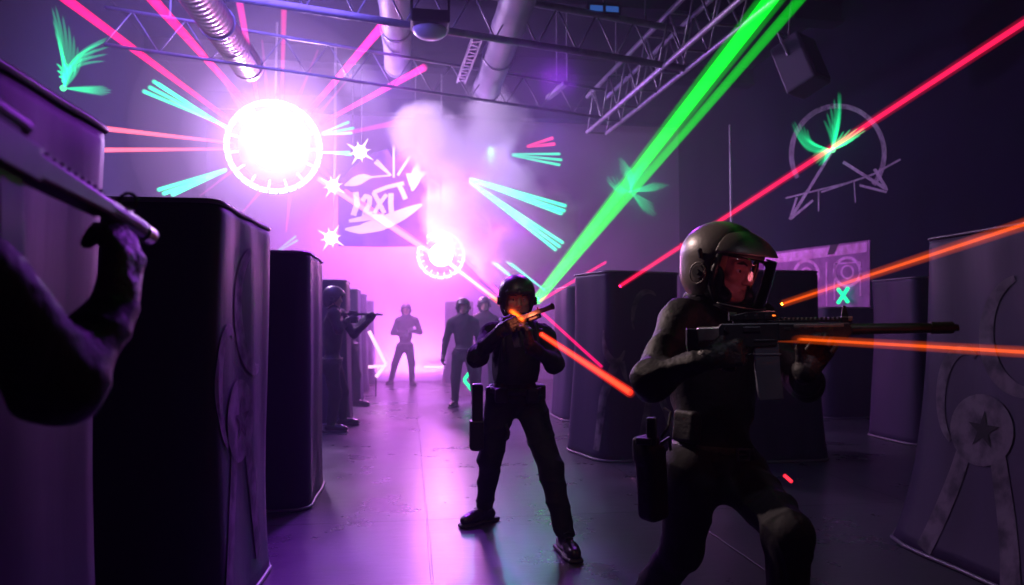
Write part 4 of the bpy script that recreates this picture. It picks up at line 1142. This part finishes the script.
        part('sight', lambda b: (bx(b, (.22, 0, .038), (.13, .026, .026), None, .006), cyl(b, (.15, 0, .045), (.30, 0, .045), .017, None, 16)), 'black')
    return root, R, sc
M['orange_led'] = emat('orange_led', (1, .18, .02), 2.0)

light('face_fill', 'POINT', W(770, 285, 2.14), (1.0, .22, .28), .26, .02)  # added point light reddening the face, not emitted by the sight
light('hand_hit_glow', 'POINT', W(520, 317, 3.88), (1.0, .22, .10), .45, .02)
# ---- the helmeted player in front
def place_foot(A, d, l=.2):
    d = Vector(d); d.z = 0; return V(A.x, A.y, .05) + d.normalized() * l
J = dict(s=1.12, H=W(725, 268, 2.38), N=W(712, 304, 2.46), SR=W(677, 324, 2.34), SL=W(757, 324, 2.50), ER=W(650, 380, 2.20), WR=W(712, 358, 2.12),
         EL=W(806, 384, 2.30), WL=W(820, 364, 2.08), P=W(714, 462, 2.46), HR=W(691, 470, 2.40), HL=W(738, 470, 2.50), KR=W(683, 548, 2.58), KL=W(790, 535, 2.12))
J['AR'] = WZ(676, 598, .13); J['AR'] = V(J['KR'].x - .08, J['KR'].y + .34, .11)
J['AL'] = V(J['KL'].x + .03, J['KL'].y + .10, .10)
f1 = camdir(.6, 0, .8)
J['TR'] = place_foot(J['AR'], f1); J['TL'] = place_foot(J['AL'], camdir(.8, 0, .6))
gr, gm = W(686, 331.5, 2.12), W(958, 327.5, 1.90)
gd = (gm - gr).normalized(); gy = UPV.cross(gd).normalized()
gripp = gr + gd * .12 + V(0, 0, -.075)
hgp = gr + gd * .375 + V(0, 0, -.055)
camside = -gy if (-gy).dot(CAM - gr) > 0 else gy
J['WR'] = gripp - gd * .055 + camside * .035 + V(0, 0, -.005)
J['WL'] = hgp + V(0, 0, -.075) - gd * .02 - camside * .03
hands = {'R': (gd * .8 + V(0, 0, .15), -camside, V(0, 0, 1), (.9, 1.1, .8)),
         'L': (gd * .55 + V(0, 0, .9) , -gd * .2 + camside * .9, -gd, (.55, 1.0, .8))}
hd = camdir(.62, -.22, .72)
PF = person('player in open-face helmet aiming a long rifle, nearest figure on the right', J, f1, hd, .007, 'cloth', hands, None, True, 3)
# his helmet: open-face shell with a peak and clear shield
H, R = J['H'], J['R']; Rn = np.array(R); c = lambda x, y, z: H + R @ V(x, y, z)
F = Field(*bounds([H], .25), .0045)
F.ell(c(0, -.022, .030), Rn, (.130, .150, .130), 0).ell(c(0, -.025, -.045), Rn, (.122, .126, .095), .03)
F.ell(c(0, -.012, .022), Rn, (.098, .125, .104), 0, 'sub').ell(c(0, .0, -.075), Rn, (.092, .105, .12), .01, 'sub')
F.box(c(0, .135, -.075), Rn, (.175, .125, .122), .045, .012, 'sub')
F.plane(c(0, 0, -.128), R @ V(0, .12, -1))
hm = link('helmet', F.mesh(0, 0, 2), M['helmet'], PF, True)
F = Field(*bounds([c(0, .09, .06)], .18), .004)                          # peak
F.ell(c(0, .005, .028), Rn, (.136, .180, .117), 0).ell(c(0, -.005, .022), Rn, (.129, .172, .111), .002, 'sub').plane(c(0, .03, 0), R @ V(0, -1, 0)).plane(c(0, .0, .052), R @ V(0, .10, -1))
link('peak', F.mesh(0, 0, 1), M['helmet'], hm, True)
bm = bmesh.new(); n = 24; rows = []
for j in range(8):
    z = .055 - j * .0235; row = []
    for i in range(n + 1):
        a = math.radians(-62 + 124 * i / n); rr_ = 1.0 + .02 * math.sin(j / 7 * PI)
        row.append(c(.135 * rr_ * math.sin(a), -.005 + (.178 - .010 * j / 7) * rr_ * math.cos(a), z))
    rows.append([bm.verts.new(p) for p in row])
for a, b in zip(rows, rows[1:]):
    for i in range(n): bm.faces.new((a[i], a[i + 1], b[i + 1], b[i]))
me = tomesh(bm)
gl, t, p_, o_ = nt('clear_shield')
t.nodes.remove(p_)
tr = t.nodes.new('ShaderNodeBsdfTransparent'); tr.inputs[0].default_value = (.86, .80, .90, 1)
gs = t.nodes.new('ShaderNodeBsdfGlossy'); gs.inputs['Roughness'].default_value = .08
fr = t.nodes.new('ShaderNodeFresnel'); fr.inputs[0].default_value = 1.45
mx = t.nodes.new('ShaderNodeMixShader'); t.links.new(fr.outputs[0], mx.inputs[0]); t.links.new(tr.outputs[0], mx.inputs[1]); t.links.new(gs.outputs[0], mx.inputs[2]); t.links.new(mx.outputs[0], o_.inputs['Surface'])
sh = link('face_shield', me, gl, PF, True)
sm_ = sh.modifiers.new('t', 'SOLIDIFY'); sm_.thickness = .0015
bm = bmesh.new(); tube(bm, [rw_ for rw_ in [Vector(v.co) for v in []]] or [c(.137 * math.sin(math.radians(-62 + 124 * i / n)), -.005 + .170 * math.cos(math.radians(-62 + 124 * i / n)), -.110) for i in range(n + 1)], .004, 6); link('shield_rim', tomesh(bm), M['black'], sh, True)
for s in (-1, 1):
    bm = bmesh.new(); cyl(bm, c(s * .126, -.004, -.022), c(s * .152, -.004, -.022), .026, .022, 20); piv = link('pivot', tomesh(bm), M['helmetd'], hm)
    bm = bmesh.new(); cyl(bm, c(s * .150, -.004, -.022), c(s * .158, -.004, -.022), .010, .008, 14); link('pivot_screw', tomesh(bm), M['black'], piv)
    bm = bmesh.new(); tube(bm, [c(s * .150, -.004 + .030 * math.cos(a), -.026 + .036 * math.sin(a)) for a in [k * 2 * PI / 20 for k in range(20)]], .0028, 5, True); link('pivot_ring', tomesh(bm), M['helmet'], piv, True)
    bm = bmesh.new(); bx(bm, c(s * .137, -.018, .040), (.014, .014, .036), R @ Matrix.Rotation(s * .25, 3, 'Y') @ Matrix.Rotation(.3, 3, 'X'), .005); link('vent', tomesh(bm), M['black'], hm)
    bm = bmesh.new(); tube(bm, [c(s * .118, .045, .05), c(s * .122, .040, 0), c(s * .115, .035, -.06), c(s * .098, .06, -.115)], [.010, .012, .012, .010], 8); link('opening_trim', tomesh(bm), M['black'], hm, True)
    F = Field(*bounds([c(s * .085, .02, -.05)], .09), .006); F.ell(c(s * .088, .02, -.045), Rn, (.020, .045, .06), 0).ell(c(s * .075, .055, -.085), Rn, (.022, .04, .03), .02); link('cheek_pad', F.mesh(), M['black'], hm, True)
bm = bmesh.new(); tube(bm, [c(-.095, .05, -.112), c(-.07, .10, -.122), c(0, .128, -.124), c(.07, .10, -.122), c(.095, .05, -.112)], [.012, .015, .016, .015, .012], 8); link('chin_guard', tomesh(bm), M['black'], hm, True)
# collar, epaulettes, buckle, holster, belt tools
bm = bmesh.new(); tube(bm, [J['N'] + V(0, 0, .02) + J['rh'] * (.085 * math.cos(k * PI / 10)) + J['fh'] * (.08 * math.sin(k * PI / 10)) for k in range(20)], .020, 10, True); link('collar', tomesh(bm), M['cloth'], PF, True)
for s_, S_ in ((1, J['SR']), (-1, J['SL'])):
    a, b = lerp(J['N'], S_, .45) + V(0, 0, .062), lerp(J['N'], S_, 1.02) + V(0, 0, .070)
    bm = bmesh.new(); Rr = frame(b - a, UPV); bx(bm, (a + b) / 2, ((b - a).length, .042, .010), Rr, .004); cyl(bm, a + V(0, 0, .004) + (b - a) * .15, a + V(0, 0, .010) + (b - a) * .15, .006, None, 10); link('epaulette', tomesh(bm), M['vest'], PF)
fb = J['c0'] + J['fh'] * .128; Rb = frame(J['rh'], J['up'])
bm = bmesh.new(); 
for o, s3 in (((.028, 0, 0), (.006, .010, .040)), ((-.028, 0, 0), (.006, .010, .040)), ((0, 0, .018), (.060, .010, .006)), ((0, 0, -.018), (.060, .010, .006)), ((.004, -.002, 0), (.044, .006, .005))): bx(bm, fb + Rb @ V(*o), s3, Rb, .001)
link('buckle', tomesh(bm), M['buckle'], J['belt'])
hp = W(652, 482, 2.30)
F = Field(hp - V(.12, .12, .17), hp + V(.12, .12, .17), .006)
Rh_ = np.array(axes(f1, V(-.1, 0, 1)))
F.box(hp, Rh_, (.045, .040, .125), .022, 0).box(hp + V(-.02, 0, .11), Rh_, (.038, .032, .04), .012, .02)
link('holster', F.mesh(.001, 50), M['vest'], PF, True)
bm = bmesh.new(); q = hp + V(-.01, -.03, .15); Rg = axes(camdir(-.4, 0, .9))
bx(bm, q + V(.0, 0, .02), (.03, .03, .09), Rg, .006); bx(bm, q + V(-.03, -.01, -.01), (.05, .02, .022), Rg, .005); tube(bm, [q + V(.03, -.01, .0), q + V(.05, -.02, .04), q + V(.065, 0, .08), q + V(.05, .02, .09)], .005, 6); tube(bm, [q + V(.02, -.02, -.02), q + V(.05, -.02, .0), q + V(.06, -.01, -.04)], .006, 6)
link('belt_tool', tomesh(bm), M['gun'], PF)
bm = bmesh.new(); q = lerp(J['P'], J['N'], .22) + J['rh'] * .155 + J['fh'] * .02
F = Field(q - V(.1, .1, .1), q + V(.1, .1, .1), .006); F.box(q, np.array(axes(J['rh'], J['up'])), (.05, .025, .055), .015, 0); link('belt_pouch', F.mesh(), M['cloth'], PF, True)
for s_ in 'L':
    K = J['KL']; 
rifle('long black rifle with straight magazine held by the helmeted player', gr, gm)

# ---- the middle player
J = dict(H=W(517, 299, 4.36), N=W(517, 326, 4.42), SR=W(491, 336, 4.36), SL=W(545, 336, 4.44), ER=W(476, 358, 4.20), WR=W(506, 331, 4.06),
         EL=W(555, 364, 4.28), WL=W(532, 348, 4.06), P=W(515, 396, 4.46), HR=W(500, 404, 4.46), HL=W(531, 404, 4.46), KR=W(490, 458, 4.52), KL=W(551, 470, 4.22))
J['AR'] = WZ(485, 507, .10); J['AL'] = WZ(565, 535, .10)
J['TR'] = place_foot(J['AR'], camdir(-.7, 0, .7)); J['TL'] = place_foot(J['AL'], camdir(.25, 0, 1))
J['s'] = .95
gr, gm = W(503, 327.5, 4.06), W(553, 308, 3.80)
gd = (gm - gr).normalized(); gy = UPV.cross(gd).normalized()
J['WR'] = gr + gd * .02 + V(-.04, -.03, -.03); J['WL'] = gr + gd * .17 + V(.02, -.02, -.15)
hands = {'R': (gd + V(0, 0, .1), V(.3, 1, 0), V(0, 0, 1), (.8, 1.0, .8)), 'L': (V(-.05, 0, 1), V(-.9, .4, 0), V(0, 1, .2), (.6, .9, .8))}
hd = camdir(.12, -.08, 1)
PM = person('player in black with round helmet aiming a short silver-topped blaster, centre of the lane', J, camdir(.1, 0, 1), hd, .008, 'knit', hands, 'cap', True, 9)
H, R = J['H'], J['R']
# neck gaiter
F = Field(*bounds([J['N'], H], .12), .006); F.cone(J['N'], H + R @ V(0, .0, -.085), .082, .072, .02).ell(H + R @ V(0, .03, -.088), np.array(R), (.062, .068, .045), .02)
link('neck_gaiter', F.mesh(.003, 50), M['knit'], PM, True)
# vest
F = Field(*bounds([J['P'], J['N'], J['SR'], J['SL']], .16), .008)
Jv = dict(J); torso(F, Jv, .022, .05, False)
F.plane(lerp(J['P'], J['N'], .20), -J['up']); F.plane(lerp(J['P'], J['N'], .98), J['up'])
r_ = (J['SR'] - J['SL']).normalized()
F.plane(lerp(J['N'], J['SR'], .78), r_); F.plane(lerp(J['N'], J['SL'], .78), -r_)
link('vest', F.mesh(.002, 40), M['vest'], PM, True)
for s_ in ('SR', 'SL'):
    a = lerp(J['N'], J[s_], .62)
    bm = bmesh.new(); tube(bm, [a + J['fh'] * .135 + V(0, 0, -.16), a + J['fh'] * .128 + V(0, 0, -.05), a + J['fh'] * .07 + V(0, 0, .055), a + V(0, 0, .078), a - J['fh'] * .08 + V(0, 0, .04)], .014, 6); link('strap', tomesh(bm), M['vest'], PM, True)
for q, s3 in ((J['c0'] + J['rh'] * .15 + V(0, 0, -.03), (.035, .03, .045)), (J['c0'] - J['rh'] * .155 + V(0, 0, -.02), (.035, .035, .05)), (J['c0'] + J['rh'] * .10 + J['fh'] * .11 + V(0, 0, -.02), (.04, .025, .045)), (J['c0'] - J['rh'] * .09 + J['fh'] * .115 + V(0, 0, -.02), (.04, .025, .045))):
    F = Field(q - V(.1, .1, .1), q + V(.1, .1, .1), .007); F.box(q, np.array(axes(J['fh'])), s3, .014, 0); link('belt_pouch', F.mesh(), M['vest'], PM, True)
# long holster with a dark spare blaster and strap
a, b = W(478, 384, 4.36), W(476, 449, 4.36)
bm = bmesh.new(); bx(bm, lerp(a, b, .30), (.065, .06, .24), None, .012); bx(bm, lerp(a, b, .78), (.085, .07, .17), None, .008); cyl(bm, lerp(a, b, 1), lerp(a, b, 1.02), .03, .03, 14)
link('long_holster', tomesh(bm), M['black'], PM)
bm = bmesh.new(); tube(bm, [W(506, 424, 4.38), W(509, 432, 4.36), W(508, 438, 4.36), W(504, 441, 4.36)], .009, 6); link('strap', tomesh(bm), M['vest'], PM, True)
rifle('short silver-topped blaster held up by the middle player', gr, gm, UPV, .77, 'compact', 1.45)

# ---- silhouettes in the haze
def aimer(label, y, H, P, A1, A2, gunL, seed, glabel):
    x = lambda p, dy=0: W(p[0], p[1], y + dy)
    J = dict(H=x(H), N=x((H[0], H[1] + 13 * 8.9 / y)), P=x(P))
    n = J['N']; J['SR'] = n + V(.02, -.19, -.05); J['SL'] = n + V(.06, .19, -.05)
    J['HR'] = J['P'] + V(0, -.09, -.03); J['HL'] = J['P'] + V(0.01, .09, -.03)
    a, b = gunL; gr, gm = W(a[0], a[1], y - .02), W(b[0], b[1], y - .02)
    gd = (gm - gr).normalized()
    J['WR'] = gr + gd * .12 + V(-.03, -.05, -.07); J['WL'] = gr + gd * .33 + V(-.01, .02, -.09)
    J['ER'] = lerp(J['SR'], J['WR'], .5) + V(-.02, -.10, -.15); J['EL'] = lerp(J['SL'], J['WL'], .5) + V(0, .02, -.19)
    J['AR'] = WZ(*A1, .10); J['AL'] = WZ(*A2, .10)
    J['KR'] = lerp(J['HR'], J['AR'], .5) + V(.05, 0, .0); J['KL'] = lerp(J['HL'], J['AL'], .5) + V(.05, 0, 0)
    J['TR'] = place_foot(J['AR'], (1, -.15, 0)); J['TL'] = place_foot(J['AL'], (1, .1, 0))
    hands = {'R': (gd + V(0, .3, 0), V(0, 1, 0), V(0, 0, 1), (.8, 1, .8)), 'L': (gd * .6 + V(0, 0, .8), V(0, -1, 0), -gd, (.6, .9, .8))}
    person(label, J, (1, 0, 0), (1, -.12, -.08), .013, 'cloth', hands, 'cap', False, seed)
    rifle(glabel, gr, gm, UPV, .77, 'long')
aimer('player in profile aiming a rifle to the right, in front of the left barriers', 8.95, (334, 298), (332, 363), (331, 424), (343, 418), ((341, 313.5), (383, 315)), 21, 'rifle aimed level to the right by the profile player at left')
def stander(label, y, H, P, S, E, Wr, K, A, gun=None, seed=0, fwd=(0, -1, 0), group=None):
    x = lambda p, dy=0: W(p[0], p[1], y + dy)
    J = dict(H=x(H), N=x((H[0], H[1] + .125 * 720 / y)), P=x(P), SR=x(S[0]), SL=x(S[1]), ER=x(E[0], .03), EL=x(E[1], .03), WR=x(Wr[0], -.1), WL=x(Wr[1], -.1))
    J['HR'] = J['P'] + V(-.09, 0, -.03); J['HL'] = J['P'] + V(.09, 0, -.03)
    J['AR'] = WZ(*A[0], .10); J['AL'] = WZ(*A[1], .10)
    J['KR'] = lerp(J['HR'], J['AR'], .5) + V(-.02, -.03, 0); J['KL'] = lerp(J['HL'], J['AL'], .5) + V(.02, -.03, 0)
    J['TR'] = place_foot(J['AR'], (-.5, -1, 0)); J['TL'] = place_foot(J['AL'], (.4, -1, 0))
    person(label, J, fwd, fwd, .015, 'cloth', None, 'cap', False, seed)
    if gun: rifle(gun[2], W(*gun[0], y - .22), W(*gun[1], y - .30), UPV, .77, 'long')
stander('player farthest down the lane, standing legs apart, silhouetted in pink haze', 15.4, (406, 310), (405, 346), ((398, 321), (416, 321)), ((393, 333), (420, 332)), ((401, 334), (412, 331)), None, ((391, 380), (412, 381)), ((399, 336), (416, 328), 'rifle held across the chest of the farthest player'), 31)
stander('player standing with arms hanging, left one of the hazy pair behind the middle player', 11.3, (463, 307), (464, 352), ((451, 323), (475, 323)), ((446, 340), (479, 340)), ((443, 356), (479, 357)), None, ((455, 401), (475, 398)), None, 32)
stander('player half hidden behind the middle player, right one of the hazy pair', 12.5, (484, 305), (485, 345), ((474, 320), (495, 320)), ((470, 335), (499, 335)), ((470, 350), (499, 350)), None, ((477, 395), (492, 395)), None, 33)
# second aiming player further down the left row
y = 11.6
J = dict(H=W(342, 303, y), N=W(343, 312, y), P=W(351, 348, y)); n = J['N']
J['SR'] = n + V(.02, -.18, -.05); J['SL'] = n + V(.06, .18, -.05); J['HR'] = J['P'] + V(0, -.09, -.03); J['HL'] = J['P'] + V(0, .09, -.03)
J['ER'] = n + V(.18, -.2, -.28); J['WR'] = n + V(.32, -.12, -.12); J['EL'] = n + V(.2, .2, -.28); J['WL'] = n + V(.35, .1, -.12)
J['AR'] = WZ(357, 400, .10); J['AL'] = J['AR'] + V(-.25, .25, 0); J['KR'] = lerp(J['HR'], J['AR'], .5) + V(.04, 0, 0); J['KL'] = lerp(J['HL'], J['AL'], .5)
J['TR'] = place_foot(J['AR'], (1, -.2, 0)); J['TL'] = place_foot(J['AL'], (1, 0, 0))
person('crouching player mostly hidden behind the profile player at left, one leg showing', J, (1, 0, 0), (1, 0, 0), .014, 'cloth', None, 'cap', False, 22)

# ---- the player at the left edge of the frame
gm = W(149, 238, 1.36); gr = V(gm.x - .03, gm.y - .66, gm.z + .085)
gd = (gm - gr).normalized()
J = dict(H=V(-.72, .86, 1.66), N=V(-.72, .84, 1.52), SR=V(-.55, .86, 1.44), SL=V(-.86, .96, 1.44), P=V(-.70, .80, .98), HR=V(-.61, .80, .93), HL=V(-.79, .84, .93))
J['ER'] = W(60, 382, 1.08); J['WR'] = W(114, 308, 1.20)
J['WL'] = gr + gd * .13 + V(-.07, -.02, -.10); J['EL'] = V(-.78, 1.08, 1.22)
J['KR'] = V(-.58, .90, .52); J['KL'] = V(-.80, .94, .52); J['AR'] = V(-.58, .76, .10); J['AL'] = V(-.82, .80, .10)
J['TR'] = place_foot(J['AR'], (.2, 1, 0)); J['TL'] = place_foot(J['AL'], (-.1, 1, 0))
hands = {'R': (V(.12, .15, 1), V(-.9, .2, 0), V(-.1, .9, 0), (.5, .9, .9)), 'L': (gd, V(1, 0, 0), V(0, 0, 1), (.8, 1, .8))}
person('dark player cut off by the left edge, only raised sleeve and glove showing', J, (0, 1, 0), gd, .009, 'cloth', hands, 'cap', False, 41)
rifle('blurred rifle pointing down the lane at the left edge', gr, gm, UPV, .77, 'long')
